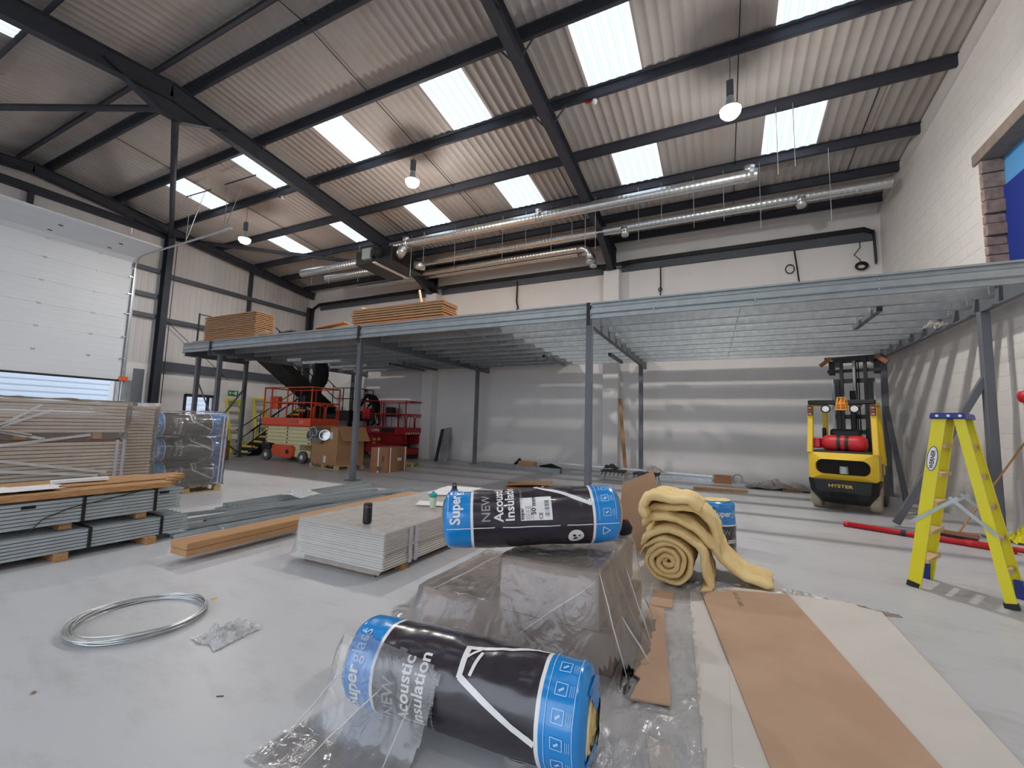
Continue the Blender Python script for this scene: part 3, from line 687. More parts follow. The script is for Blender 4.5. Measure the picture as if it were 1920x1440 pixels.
# raking braces
obj('brace', MB().bar((XC - 0.03, 9.16, 2.42), (2.55, 9.36, 0.05), 0.09, 0.09, (0, 1, 0)), 'steel_primer', mz)
obj('brace', MB().bar((XC - 0.02, Y2 - 0.1, 2.2), (3.72, 12.9, 0.02), 0.09, 0.09, (1, 0, 0)), 'steel_primer', mz)
obj('brace', MB().bar((-15.88, 8.36, 2.55), (X2 + .1, 8.3, 1.0), 0.05, 0.02, (0, 1, 0)), 'steel_primer', mz)
obj('brace', MB().bar((-16.05, 10.0, 2.5), (X2 - .1, 8.35, 1.2), 0.05, 0.03, (0, 0, 1)), 'steel_primer', mz)
obj('brace', MB().bar((-14.65, 8.3, 0.9), (-16.0, 10.0, 0.15), 0.05, 0.03, (0, 0, 1)), 'steel_primer', mz)
# deck boards over the left bays
dbm = {}
y = 8.0; row = 0
while y < 14.55:
    xa = -16.22; first = True
    w = min(0.6, 14.6 - y)
    while xa < -4.75:
        L = 1.2 if (first and row % 2) else 2.4; L = min(L, -4.72 - xa); first = False
        if L < 0.1: break
        if not (xa < X2 and y > 10.0):
            k = (round(L, 2), round(w, 2))
            if k not in dbm:
                dbm[k] = mesh_of('deck_board', MB().box(0, L - 0.004, 0, w - 0.004, 0, 0.038)); dbm[k].materials.append(MATS['mdf'])
            obj('deck_board', dbm[k], None, mz, loc=(xa, y - 0.02, ZJ1 + 0.002))
        xa += L
    y += 0.6; row += 1
# temporary handrail at the left end of the deck
hr = thing('guard_rail', 'thin black guard rail at the left end of the mezzanine deck', 'railing', (-16.1, 8.3, ZJ1 + 0.04))
obj('post', MB().tube([(0, 0, 0), (0, 0, 1.08)], 0.028, 8), 'black', hr); obj('post', MB().tube([(0, 1.7, 0), (0, 1.7, 1.08)], 0.028, 8), 'black', hr)
for z in (0.55, 1.05): obj('rail', MB().tube([(0, -0.02, z), (0, 1.75, z)], 0.018, 6), 'black', hr)

# chipboard stacks on the deck
def board_stack(x, y, z, L, Wd, t, n, rot, label, group, skew=0.012):
    me = mesh_of('chipboard_sheet', MB().box(0, L, 0, Wd, 0, t * 0.64), bev=0.001); me.materials.append(MATS['mdf'])
    for k in range(n):
        o = obj('chipboard_sheet', me, None); tag(o, label + ', %s from the bottom' % NTH[k], 'board', group)
        o.location = (x + random.uniform(-skew, skew) + k * 0.0, y + random.uniform(-skew, skew), z + k * t); o.rotation_euler = (0, 0, rot)
DZT = ZJ1 + 0.042
board_stack(-15.4, 8.12, DZT, 2.66, 0.62, 0.056, 15, 0.0, 'chipboard sheet in the taller stack on the mezzanine', 'chipboard in the left stack')
board_stack(-8.75, 8.15, DZT + .0, 2.9, 0.62, 0.062, 8, 0.0, 'chipboard sheet in the lower stack on the mezzanine', 'chipboard in the right stack', 0.03)
tag(obj('chipboard_offcut', MB().box(-10.2, -9.0, 8.1, 8.5, DZT, DZT + 0.03), 'mdf'), 'flat chipboard offcut left of the lower chipboard stack', 'board')
tag(obj('chipboard_offcut', MB().bar((-10.0, 8.1, DZT + 0.05), (-9.1, 8.3, DZT + 0.2), 0.25, 0.03), 'mdf'), 'tilted chipboard offcut left of the lower chipboard stack', 'board')
tag(obj('chipboard_offcut', MB().box(-16.0, -15.45, 8.1, 8.4, DZT, DZT + 0.06), 'mdf'), 'small chipboard offcut at the foot of the taller chipboard stack', 'board')
tag(obj('timber_stick', MB().bar((-6.75, 8.5, DZT + .5), (-6.95, 8.62, DZT + 0.95), 0.045, 0.045), 'pallet_wood'), 'pale timber stick standing behind the lower chipboard stack', 'timber')
tag(obj('timber_stick', MB().bar((-8.6, 8.3, DZT + 0.55), (-8.3, 8.7, DZT + 0.53), 0.1, 0.03), 'pallet_wood'), 'short pale batten lying on the lower chipboard stack', 'timber')
tb_ = thing('tool_heap', 'heap of black tools and straps on the mezzanine between chipboard stacks', 'tools', (-12.0, 8.4, DZT))
for k in range(9):
    a = random.uniform(0, 3.14); x = random.uniform(-0.5, 0.8); z = random.uniform(0.03, 0.16)
    obj('tool', MB().bar((x, 0, z), (x + 0.35 * math.cos(a), 0.2, z + 0.12 * math.sin(a)), random.uniform(.03, .1), random.uniform(.03, .07)), 'black', tb_)
obj('bag', MB().lathe([(0.02, 0.0), (0.2, 0.02), (0.22, 0.12), (0.1, 0.2), (0.01, 0.2)], (0.45, 0.1, 0), n=12), 'cloth_black', tb_, smooth=True)
tag(obj('paper_sheet', MB().bar((-12.55, 8.1, DZT + .02), (-12.2, 8.2, DZT + 0.16), 0.2, 0.004), 'paper'), 'white paper sheet on the mezzanine beside the black tools', 'paper')

# ================================================================ STAIR
st = thing('staircase', 'black steel dog-leg staircase rising to the mezzanine behind the orange lift', 'staircase')
def flight(x0, x1, ya, za, yb, zb, n, drop=0.05, nos='nosing_yellow'):
    s = 1 if yb > ya else -1; rise = (zb - za) / n
    for x in (x0, x1): obj('stringer', MB().bar((x, ya, za - drop), (x, yb, zb - drop), 0.02, 0.28, (0, 0, 1)), 'black', st)
    for k in range(n):
        y = ya + (yb - ya) * (k + 0.5) / n; z = za + rise * (k + 1)
        t = obj('tread', MB().box(x0 + 0.01, x1 - 0.01, y - 0.15, y + 0.15, z - 0.03, z), 'black', st)
        obj('nosing', MB().box(x0 + 0.012, x1 - 0.012, y - s * 0.15 - 0.012, y - s * 0.15 + 0.03, z - 0.075, z + 0.003), nos, t)
        obj('riser', MB().box(x0 + 0.012, x1 - 0.012, y - s * 0.13 - .004, y - s * 0.13 + .004, z - rise, z - 0.04), 'black', t)
    for x in (x0, x1):
        for h in (0.5, 0.95): obj('handrail', MB().tube([(x, ya, za + h), (x, yb, zb + h)], 0.02, 6), 'black', st)
        for f in (0.05, 0.35, 0.65, 0.95):
            y = ya + (yb - ya) * f; z = za + (zb - za) * f; obj('baluster', MB().tube([(x, y, z), (x, y, z + 0.95)], 0.018, 6), 'black', st)
flight(-17.15, -16.3, 10.55, 0.0, 13.2, 1.87, 10, drop=0.12)
flight(-15.95, -14.85, 13.2, 1.87, 10.25, 3.86, 11, drop=0.0, nos='steel_dark')
obj('soffit', MB().bar((-15.4, 13.2, 1.72), (-15.4, 10.25, 3.71), 1.08, 0.01), 'black', st)
obj('landing', MB().box(-17.2, -14.0, 13.2, 14.5, 1.45, 1.87), 'black', st)
for x, y in ((-17.1, 13.3), (-14.1, 13.3), (-14.1, 14.4), (-17.1, 14.4)): obj('landing_leg', MB().box(x - 0.05, x + 0.05, y - 0.05, y + 0.05, 0, 1.45), 'black', st)
for h in (0.5, 0.95): obj('handrail', MB().tube([(-14.85, 13.2, 1.87 + h), (-14.0, 13.2, 1.87 + h), (-14.0, 14.5, 1.87 + h)], 0.02, 6), 'black', st)
for x, y in ((-14.4, 13.2), (-14.0, 13.2), (-14.0, 13.6), (-14.0, 14.0), (-14.0, 14.5)): obj('baluster', MB().tube([(x, y, 1.87), (x, y, 2.82)], 0.02, 6), 'black', st)
tag(obj('black_sleeve', MB().tube([(-13.9 + 0.1 * math.sin(i * 0.9), 11.5, 3.54 - 0.19 * i) for i in range(9)], [0.3, 0.29, 0.29, 0.3, 0.25, 0.2, 0.19, 0.26, 0.3], 14), 'cloth_black', smooth=True), 'thick black fabric sleeve hanging below the mezzanine behind the orange lift', 'sleeve')

# ================================================================ SCISSOR LIFTS
def wheel(par, x, y, r, w, tm='tyre_dark', hub='white_plastic'):
    t = obj('wheel', MB().lathe([(r * 0.55, -w / 2), (r * 0.93, -w / 2), (r, -w / 2 + 0.02), (r, w / 2 - 0.02), (r * 0.93, w / 2), (r * 0.55, w / 2)], (x, y, r), 'y', 22), tm, par, smooth=False)
    h = obj('hub', MB().lathe([(0.02, -w / 2 - 0.012), (r * 0.3, -w / 2 - 0.01), (r * 0.58, -w / 2 + 0.02), (r * 0.58, w / 2 - 0.02), (r * 0.3, w / 2 + 0.01), (0.02, w / 2 + 0.012)], (x, y, r), 'y', 16), hub, t)
    return t
def scissor(name, label, loc, rotz, body, arm, L=2.42, Wd=1.15, mirror=False, deckz=1.24, arms_h=True, text=''):
    t = thing(name, label, 'lift', loc, rotz)
    # local x along the length (0..L), y depth (0..Wd), front at y = 0
    obj('chassis', MB().box(0.05, L - 0.05, 0.12, Wd - 0.12, 0.18, 0.42), 'lift_cream' if arm == 'lift_cream' else body, t, bev=0.02)
    obj('side_tray', MB().add([(0.55, 0.02, 0.2), (1.5, 0.02, 0.13), (1.62, 0.02, 0.22), (1.62, 0.02, 0.5), (1.5, 0.02, 0.56), (0.55, 0.02, 0.56), (0.55, 0.14, 0.2), (1.5, 0.14, 0.13), (1.62, 0.14, 0.22), (1.62, 0.14, 0.5), (1.5, 0.14, 0.56), (0.55, 0.14, 0.56)],
        [(5, 4, 3, 2, 1, 0), (6, 7, 8, 9, 10, 11), (0, 1, 7, 6), (1, 2, 8, 7), (2, 3, 9, 8), (3, 4, 10, 9), (4, 5, 11, 10), (5, 0, 6, 11)]), body, t, bev=0.02, seg=2)
    obj('tray_recess', MB().lathe([(0.02, 0), (0.075, 0.0), (0.075, 0.012), (0.02, 0.012)], (1.36, 0.006, 0.35), 'y', 12), 'black', t)
    for x in (0.25, L - 0.33):
        for y in (0.08, Wd - 0.08): wheel(t, x, y, 0.2, 0.13)
    obj('ladder_block', MB().box(-0.02, 0.4, 0.02, 0.5, 0.36, 0.62), 'black', t, bev=0.03)
    # folded scissor arms
    n = 5; h0, h1 = 0.6, deckz - 0.02
    for k in range(n):
        z0 = h0 + (h1 - h0) * k / n; z1 = h0 + (h1 - h0) * (k + 1) / n - 0.008
        for y in (0.1, Wd - 0.18):
            a = obj('scissor_arm', MB().box(0.08, L - 0.04, y, y + 0.08, z0, z1), arm, t, bev=0.008)
        for x in (0.14, L / 2, L - 0.12): obj('pivot_pin', MB().lathe([(0.004, 0), (0.028, 0.0), (0.028, 0.012)], (x, 0.088, (z0 + z1) / 2), 'y', 10), 'black', t)
    obj('arm_shroud', MB().box(0.5, L - 0.6, 0.14, Wd - 0.2, 0.42, 0.62), arm, t)
    obj('platform_deck', MB().box(-0.04, L + 0.02, -0.02, Wd + 0.02, deckz, deckz + 0.26).box(-0.02, L, 0, Wd, deckz - 0.03, deckz), body, t, bev=0.012)
    zt = deckz + 1.3; zm = deckz + 0.78; zb = deckz + 0.26
    rl = lambda p, r=0.022: obj('guard_rail', MB().tube(p, r, 8), body, t, smooth=True)
    cs = [(0, 0), (L, 0), (L, Wd), (0, Wd)]
    for z in (zt, zm):
        for i in range(4): rl([(cs[i][0], cs[i][1], z), (cs[(i + 1) % 4][0], cs[(i + 1) % 4][1], z)])
    for x in (0, L * 0.16, L * 0.5, L): 
        for y in (0, Wd): rl([(x, y, zb), (x, y, zt)], 0.024)
    for k in range(2):       # hooped gate at the end
        y0 = 0.08 + k * 0.52; y1 = y0 + 0.46
        rl([(L, y0, zb), (L, y0, zm - 0.16), (L, y0 + 0.06, zm - 0.08), (L, y1 - 0.06, zm - 0.08), (L, y1, zm - 0.16), (L, y1, zb)], 0.02)
    for k in range(5): rl([(L * (0.22 + 0.13 * k), Wd, zb), (L * (0.22 + 0.13 * k), Wd, zm)], 0.014)
    obj('control_box', MB().box(0.15, 0.55, 0.1, 0.3, zm - 0.22, zm + 0.22), body, t, bev=0.02)
    obj('control_panel', MB().box(1.0, 1.35, 0.55, 0.85, zm - 0.1, zm + 0.3), 'black', t, bev=0.03)
    if text:
        obj('lettering', text_mb(text, 0.12, lambda x, y: (L * 0.84 + x * 0.9 - 0.1, -0.024, deckz + 0.09 + y)), 'white_plastic', t)
    return t
L1 = scissor('scissor_lift', 'orange and cream scissor lift parked beneath the mezzanine', (-14.68, 9.93, 0), 0.0, 'lift_orange', 'lift_cream', text='JLG')
obj('decal', MB().box(1.5, 1.8, -0.026, -0.022, 1.33, 1.42), 'carton', L1)
L2 = scissor('scissor_lift', 'red scissor lift with a stooping worker, near the back wall', (-13.65, 13.3, 0), 0.0, 'lift_red', 'lift_red', L=2.55, Wd=1.1, deckz=0.98, text='')
obj('lettering', text_mb('LGMG', 0.15, lambda x, y: (0.86 + x, -0.024, 1.06 + y), 0.02), 'white_plastic', L2)
obj('dark_decal', MB().box(1.35, 2.05, -0.028, -0.022, 1.03, 1.2), 'black', L2)
for k in range(7): obj('hazard_stripe', MB().bar((2.575, 0.04 + 0.15 * k, 0.98), (2.575, 0.11 + 0.15 * k, 1.05), 0.004, 0.05, (0, 0, 1)), 'wrap_white', L2)
for x, z in ((0.85, 0.52), (0.85, 0.68), (1.1, 0.7)): obj('decal', MB().box(x, x + 0.16, 0.094, 0.098, z, z + 0.1), 'nosing_yellow', L2)

# ---------------------------------------------------------------- people
def body(name, joints, bones, m, parent, sub=2):
    me = bpy.data.meshes.new(name); ks = list(joints)
    me.from_pydata([joints[k][0] for k in ks], [(ks.index(a), ks.index(b)) for a, b in bones], [])
    o = bpy.data.objects.new(name, me); COL.objects.link(o); o.parent = parent
    md = o.modifiers.new('skin', 'SKIN'); md.use_smooth_shade = True
    sv = me.skin_vertices[0].data
    for i, k in enumerate(ks):
        r = joints[k][1]; sv[i].radius = (r, r) if not isinstance(r, tuple) else r; sv[i].use_root = (i == 0)
    s = o.modifiers.new('sub', 'SUBSURF'); s.levels = sub; s.render_levels = sub
    me.materials.append(MATS[m]); return o
def hand(par, base, direction, m='skin'):
    base = Vector(base); d = Vector(direction).normalized(); s = d.cross(Vector((0, 0, 1))); s = s.normalized() if s.length > 0.1 else Vector((1, 0, 0)); n = s.cross(d)
    mb = MB(); mb.bar(base, base + d * 0.09, 0.08, 0.03, n)
    for k, l in enumerate((0.065, 0.078, 0.072, 0.055)):
        p = base + d * 0.085 + s * (-0.03 + 0.02 * k)
        mb.tube([p, p + d * l * 0.55 - n * 0.006, p + d * l * 0.85 - n * 0.03, p + d * l * 0.8 - n * 0.045], [0.0095, 0.009, 0.008, 0.006], 6)
    p = base + d * 0.03 + s * 0.035
    mb.tube([p, p + s * 0.03 + d * 0.025, p + s * 0.035 + d * 0.06 - n * .015], [0.012, 0.011, 0.008], 6)
    obj('hand', mb, m, par, smooth=True)
def head(par, c, face, m='skin', hood=False):
    c = Vector(c); f = Vector(face).normalized(); s = f.cross(Vector((0, 0, 1))).normalized(); u = s.cross(f)
    mb = MB()
    def fn(a, b):
        th = a * 2 * PI; ph = (b - 0.5) * PI
        x = math.cos(ph) * math.sin(th); y = math.cos(ph) * math.cos(th); z = math.sin(ph)
        ch = 1 - 0.22 * max(0, -z) * (1 if y > -0.3 else 0.4)
        return c + s * (x * 0.078 * ch) + f * (y * 0.098 * ch) + u * (z * 0.118)
    mb.grid(fn, 20, 12, True); obj('head', mb, m, par, smooth=True)
    fc = MB(); fc.tube([c + f * 0.085 + u * 0.02, c + f * 0.115 - u * 0.02, c + f * 0.09 - u * 0.035], [0.008, 0.015, 0.01], 6)
    for k in (-1, 1): fc.tube([c + s * (k * 0.078) + u * 0.02, c + s * (k * 0.09) - f * 0.01, c + s * (k * 0.078) - u * 0.03], [0.012, 0.016, 0.01], 6)
    obj('face_features', fc, m, par, smooth=True)
    ey = MB()
    for k in (-1, 1): ey.lathe([(0.002, -0.011), (0.01, -0.005), (0.01, 0.005), (0.002, 0.011)], tuple(c + f * 0.084 + s * (k * 0.032) + u * 0.005), 'z', 8)
    ey.bar(c + f * 0.088 - u * 0.055 - s * 0.022, c + f * 0.088 - u * 0.055 + s * 0.022, 0.006, 0.008)
    obj('eyes_and_mouth', ey, 'hair', par)
    hm = MB()
    def fh(a, b):
        th = a * 2 * PI; ph = (0.02 + 0.48 * b) * PI
        x = math.cos(ph) * math.sin(th); y = math.cos(ph) * math.cos(th); z = math.sin(ph)
        k = 1.06 if y < 0.3 else 1.02
        return c + s * (x * 0.082 * k) + f * (y * 0.1 * k - 0.012) + u * (z * 0.124)
    hm.grid(fh, 20, 8, True); obj('hair', hm, 'cloth_black' if hood else 'hair', par, smooth=True)

# worker stooping in the red lift
pp = thing('person', 'person in black clothes stooping inside the red lift basket', 'person', (-13.05, 13.75, 1.25))
J = {'pel': ((0, 0, 0.9), 0.155), 'sp': ((-0.12, 0, 1.12), 0.16), 'ch': ((-0.32, 0, 1.28), 0.17), 'nk': ((-0.5, 0, 1.34), 0.075),
     'sl': ((-0.38, -0.2, 1.26), 0.085), 'el': ((-0.52, -0.26, 1.0), 0.062), 'wl': ((-0.68, -0.2, 0.82), 0.045),
     'sr': ((-0.38, 0.2, 1.26), 0.085), 'er': ((-0.52, 0.26, 1.0), 0.062), 'wr': ((-0.68, 0.2, 0.82), 0.045),
     'hl': ((0.0, -0.11, 0.84), 0.115), 'kl': ((-0.04, -0.13, 0.46), 0.085), 'al': ((0.04, -0.13, 0.09), 0.058), 'fl': ((-0.14, -0.14, 0.05), 0.05),
     'hr': ((0.0, 0.11, 0.84), 0.115), 'kr': ((0.02, 0.13, 0.46), 0.085), 'ar': ((0.12, 0.13, 0.09), 0.058), 'fr': ((-0.06, 0.14, 0.05), 0.05)}
B = [('pel', 'sp'), ('sp', 'ch'), ('ch', 'nk'), ('ch', 'sl'), ('sl', 'el'), ('el', 'wl'), ('ch', 'sr'), ('sr', 'er'), ('er', 'wr'), ('pel', 'hl'), ('hl', 'kl'), ('kl', 'al'), ('al', 'fl'), ('pel', 'hr'), ('hr', 'kr'), ('kr', 'ar'), ('ar', 'fr')]
body('body', J, B, 'cloth_black', pp)
head(pp, (-0.62, 0, 1.42), (-0.85, 0.1, -0.5), hood=True)
hand(pp, (-0.68, -0.2, 0.81), (-0.6, 0, -0.8)); hand(pp, (-0.68, 0.2, 0.81), (-0.6, 0, -0.8))
# person walking down the upper stair flight: trousers and white shoes show under the deck
p2 = thing('person', 'person in dark trousers and white shoes standing on the upper stair flight', 'person', (-15.15, 11.45, 3.2), PI / 2)
J = {'pel': ((0, 0, 0.82), 0.145), 'sp': ((0.02, 0, 1.02), 0.14), 'ch': ((0.1, 0, 1.2), 0.15), 'nk': ((0.16, 0, 1.32), 0.07),
     'sl': ((0.1, -0.19, 1.2), 0.08), 'el': ((0.12, -0.25, 0.95), 0.058), 'wl': ((0.26, -0.22, 0.76), 0.042),
     'sr': ((0.1, 0.19, 1.2), 0.08), 'er': ((0.12, 0.25, 0.95), 0.058), 'wr': ((0.26, 0.22, 0.76), 0.042),
     'hl': ((0.0, -0.1, 0.76), 0.11), 'kl': ((0.1, -0.11, 0.42), 0.08), 'al': ((0.04, -0.11, 0.1), 0.055),
     'hr': ((0.0, 0.1, 0.76), 0.11), 'kr': ((0.2, 0.11, 0.36), 0.08), 'ar': ((0.26, 0.11, -0.05), 0.055)}
B = [('pel', 'sp'), ('sp', 'ch'), ('ch', 'nk'), ('ch', 'sl'), ('sl', 'el'), ('el', 'wl'), ('ch', 'sr'), ('sr', 'er'), ('er', 'wr'), ('pel', 'hl'), ('hl', 'kl'), ('kl', 'al'), ('pel', 'hr'), ('hr', 'kr'), ('kr', 'ar')]
body('body', J, B, 'cloth_grey', p2)
head(p2, (0.2, 0, 1.44), (1, -0.2, -0.3)); hand(p2, (0.26, -0.22, 0.75), (0.7, 0, -0.6)); hand(p2, (0.26, 0.22, 0.75), (0.7, 0, -0.6))
for x, y, z in ((0.04, -0.11, 0.0), (0.26, 0.11, -0.15)):
    obj('shoe', MB().add([(x - 0.09, y - 0.04, z), (x + 0.18, y - 0.05, z), (x + 0.18, y + 0.05, z), (x - 0.09, y + 0.04, z), (x - 0.08, y - 0.035, z + 0.09), (x + 0.16, y - 0.04, z + 0.05), (x + 0.16, y + 0.04, z + 0.05), (x - 0.08, y + 0.035, z + 0.09)],
        [(0, 3, 2, 1), (4, 5, 6, 7), (0, 1, 5, 4), (1, 2, 6, 5), (2, 3, 7, 6), (3, 0, 4, 7)]), 'shoe_white', p2, bev=0.015, seg=2)

# ================================================================ FORKLIFT
fk = thing('forklift', 'yellow forklift with raised black mast under the mezzanine', 'forklift', (2.06, 10.42, 0), -0.33)
def rloop(w, z0, z1, r, n=6):
    out = []
    for cx, cz, a0 in ((w - r, z0 + r, -PI / 2), (w - r, z1 - r, 0), (-w + r, z1 - r, PI / 2), (-w + r, z0 + r, PI)):
        for k in range(n + 1): a = a0 + k / n * PI / 2; out.append((cx + r * math.cos(a), cz + r * math.sin(a)))
    return out
def ring_panel(outer, inner, yo, yi, back):
    n = len(outer); mb = MB()
    mb.v = [(x, yo(x), z) for x, z in outer] + [(x, yo(x) + 0.0, z) for x, z in inner] + [(x, yi, z) for x, z in inner] + [(x, back, z) for x, z in outer]
    for k in range(n):
        j = (k + 1) % n
        mb.f += [(k, j, n + j, n + k), (n + k, n + j, 2 * n + j, 2 * n + k), (k, 3 * n + k, 3 * n + j, j)]
    return mb
bow = lambda x: 0.10 * (abs(x) / 0.55) ** 3
outer = rloop(0.55, 0.60, 1.12, 0.06); inner = rloop(0.43, 0.70, 0.99, 0.13)
obj('counterweight', ring_panel(outer, inner, bow, 0.2, 0.62), 'yellow_lift', fk, smooth=False)
obj('grille', MB().box(-0.45, 0.45, 0.16, 0.2, 0.68, 1.02), 'black_matt', fk)
obj('exhaust', MB().lathe([(0.01, 0.72), (0.07, 0.72), (0.07, 0.86), (0.01, 0.86)], (0.02, 0.12, 0), 'z', 12), 'galv_dull', fk)
low = [(-0.58, 0.0), (-0.56, -0.02), (0, -0.05), (0.56, -0.02), (0.58, 0.0)]
cw = MB(); zs_ = [(0.14, 0.38, 0.10), (0.24, 0.44, 0.02), (0.36, 0.53, -0.02), (0.60, 0.56, -0.03)]
for z, w, yb in zs_:
    cw.v += [(-w, 0.62, z), (-w, yb + 0.1, z), (-w * 0.8, yb + 0.02, z), (0, yb, z), (w * 0.8, yb + 0.02, z), (w, yb + 0.1, z), (w, 0.62, z)]
for i in range(3):
    for k in range(6): cw.f.append((i * 7 + k, i * 7 + k + 1, (i + 1) * 7 + k + 1, (i + 1) * 7 + k))
    cw.f.append((i * 7 + 6, i * 7, (i + 1) * 7, (i + 1) * 7 + 6))
cw.f += [tuple(range(7)), tuple(range(21, 28))]
obj('counterweight_base', cw, 'black', fk, bev=0.012)
obj('tow_pin', MB().box(-0.06, 0.06, -0.06, 0.02, 0.26, 0.38), 'black_matt', fk); obj('tow_recess', MB().box(-0.2, 0.2, -0.035, -0.02, 0.27, 0.36), 'black_matt', fk)
obj('lettering', text_mb('HYSTER', 0.105, lambda x, y: (-0.22 + x * 1.05, -0.036 + 0.02 * abs(-0.22 + x * 1.05), 0.46 + y * 0.8), 0.02), 'yellow_lift', fk)
obj('chassis', MB().box(-0.5, 0.5, 0.6, 2.0, 0.22, 0.92), 'yellow_lift', fk, bev=0.03)
obj('side_panel', MB().box(0.5, 0.515, 0.75, 1.25, 0.62, 0.9), 'black', fk, bev=0.005)
obj('bonnet', MB().box(-0.47, 0.47, 0.12, 1.3, 1.1, 1.15), 'black', fk, bev=0.01)
obj('seat', MB().add([(-0.25, 0.72, 1.15), (0.25, 0.72, 1.15), (0.25, 1.2, 1.15), (-0.25, 1.2, 1.15), (-0.25, 0.7, 1.27), (0.25, 0.7, 1.27), (0.25, 1.2, 1.25), (-0.25, 1.2, 1.25)], [(0, 3, 2, 1), (4, 5, 6, 7), (0, 1, 5, 4), (1, 2, 6, 5), (2, 3, 7, 6), (3, 0, 4, 7)]), 'black', fk, bev=0.04, seg=2)
obj('seat_back', MB().box(-0.26, 0.26, 0.6, 0.72, 1.2, 1.6), 'black', fk, bev=0.06, seg=3)
for s in (-1, 1): obj('armrest', MB().box(s * 0.36 - 0.035, s * 0.36 + 0.035, 0.62, 0.72, 1.35, 1.62), 'black', fk, bev=0.03, seg=2)
gc = obj('gas_cylinder', MB().lathe([(0.03, -0.37), (0.1, -0.36), (0.155, -0.29), (0.16, -0.2), (0.16, 0.2), (0.155, 0.29), (0.1, 0.36), (0.03, 0.37)], (0.02, 0.3, 1.31), 'x', 20), 'red_paint', fk, smooth=True)
for x in (-0.06, 0.07): obj('strap', MB().lathe([(0.166, x - 0.03), (0.168, x), (0.166, x + 0.03)], (0.0, 0.3, 1.31), 'x', 20), 'black', gc)
obj('cylinder_bracket', MB().box(-0.46, 0.46, 0.14, 0.46, 1.12, 1.16), 'black', fk)
obj('valve', MB().box(-0.5, -0.36, 0.2, 0.4, 1.2, 1.4), 'red_paint', gc, bev=0.02)
for s in (-1, 1):
    obj('guard_leg', MB().bar((s * 0.52, 0.1, 1.1), (s * 0.5, 0.2, 2.08), 0.1, 0.09, (0, 1, 0)), 'yellow_lift', fk, bev=0.015)
    obj('guard_leg', MB().bar((s * 0.5, 1.75, 0.85), (s * 0.46, 1.42, 2.1), 0.09, 0.08, (0, 1, 0)), 'yellow_lift', fk, bev=0.015)
    obj('roof_rail', MB().bar((s * 0.5, 0.18, 2.1), (s * 0.46, 1.45, 2.14), 0.09, 0.08), 'yellow_lift', fk, bev=0.01)
    tl = obj('tail_light', MB().box(s * 0.5 - 0.04, s * 0.5 + 0.04, 0.1, 0.14, 1.86, 2.06), 'black', fk)
    for z in (1.89, 1.95, 2.01): obj('lens', MB().box(s * 0.5 - 0.028, s * 0.5 + 0.028, 0.088, 0.1, z - 0.02, z + 0.02), 'skin' if z != 1.95 else 'red_paint', tl)
obj('roof_bar', MB().box(-0.54, 0.54, 0.12, 0.24, 2.08, 2.17), 'black', fk, bev=0.015)
for k in range(5): obj('roof_bar', MB().box(-0.4 + 0.2 * k - 0.012, -0.4 + 0.2 * k + 0.012, 0.2, 1.45, 2.11, 2.14), 'black', fk)
for x in (-0.24, 0.22):
    wl_ = obj('work_light', MB().lathe([(0.03, 0.06), (0.075, 0.04), (0.085, 0.0), (0.07, -0.006), (0.01, -0.008)], (x, 0.14, 1.99), 'y', 16), 'black', fk)
    obj('lens', MB().lathe([(0.005, -0.02), (0.06, -0.016), (0.06, -0.008)], (x, 0.14, 1.99), 'y', 16), 'white_plastic', wl_)
be = obj('beacon', MB().lathe([(0.08, 2.0), (0.075, 2.06), (0.055, 2.16), (0.03, 2.2)], (0.03, 0.09, -0.02), 'z', 12), 'orange_beacon', fk, smooth=True)
cg = MB()
for k in range(8): a = k * PI / 4; cg.tube([(0.03 + 0.11 * math.cos(a), 0.09 + 0.11 * math.sin(a), 1.96), (0.03 + 0.07 * math.cos(a), 0.09 + 0.07 * math.sin(a), 2.22)], 0.007, 4)
for z, r in ((1.97, 0.11), (2.09, 0.09), (2.21, 0.07)): cg.tube([(0.03 + r * math.cos(a), 0.09 + r * math.sin(a), z) for a in [i * PI / 6 for i in range(13)]], 0.008, 4, False)
obj('cage', cg, 'nosing_yellow', be)
for s in (-1, 1):
    obj('mast_rail', MB().bar((s * 0.3, 2.12, 0.1), (s * 0.3, 2.12, 2.75), 0.09, 0.14, (0, 1, 0)), 'black', fk)
    obj('mast_rail', MB().bar((s * 0.22, 2.15, 0.6), (s * 0.22, 2.15, 3.28), 0.06, 0.12, (0, 1, 0)), 'black', fk)
    obj('lift_cylinder', MB().tube([(s * 0.38, 2.05, 0.3), (s * 0.38, 2.05, 2.7)], 0.025, 8), 'galv_dull', fk)
obj('lift_cylinder', MB().tube([(-0.02, 2.12, 0.4), (-0.02, 2.12, 2.5)], 0.06, 10), 'black', fk); obj('lift_cylinder', MB().tube([(0.02, 2.12, 2.4), (0.02, 2.12, 3.2)], 0.03, 10), 'galv_dull', fk)
for z in (0.8, 1.55, 1.9, 2.74, 3.22): obj('mast_tie', MB().box(-0.38, 0.38, 2.16, 2.22, z - 0.05, z + 0.05), 'black', fk)
for x in (0.06, 0.1): obj('mast_chain', MB().tube([(x, 2.1, 1.2), (x, 2.1, 3.2)], 0.012, 4), 'black', fk)
obj('carriage', MB().box(-0.55, 0.55, 2.2, 2.3, 3.26, 3.33), 'black', fk); obj('carriage', MB().box(-0.5, 0.5, 2.2, 2.28, 2.95, 3.02), 'black', fk)
for s in (-1, 1):
    obj('fork', MB().box(s * 0.42 - 0.06, s * 0.42 + 0.06, 2.28, 3.2, 3.2, 3.245).box(s * 0.42 - 0.06, s * 0.42 + 0.06, 2.28, 2.33, 2.9, 3.24), 'black', fk)
    obj('clamp', MB().bar((s * 0.42, 2.15, 3.3), (s * 0.62, 2.1, 3.12), 0.09, 0.09), 'carton', fk)
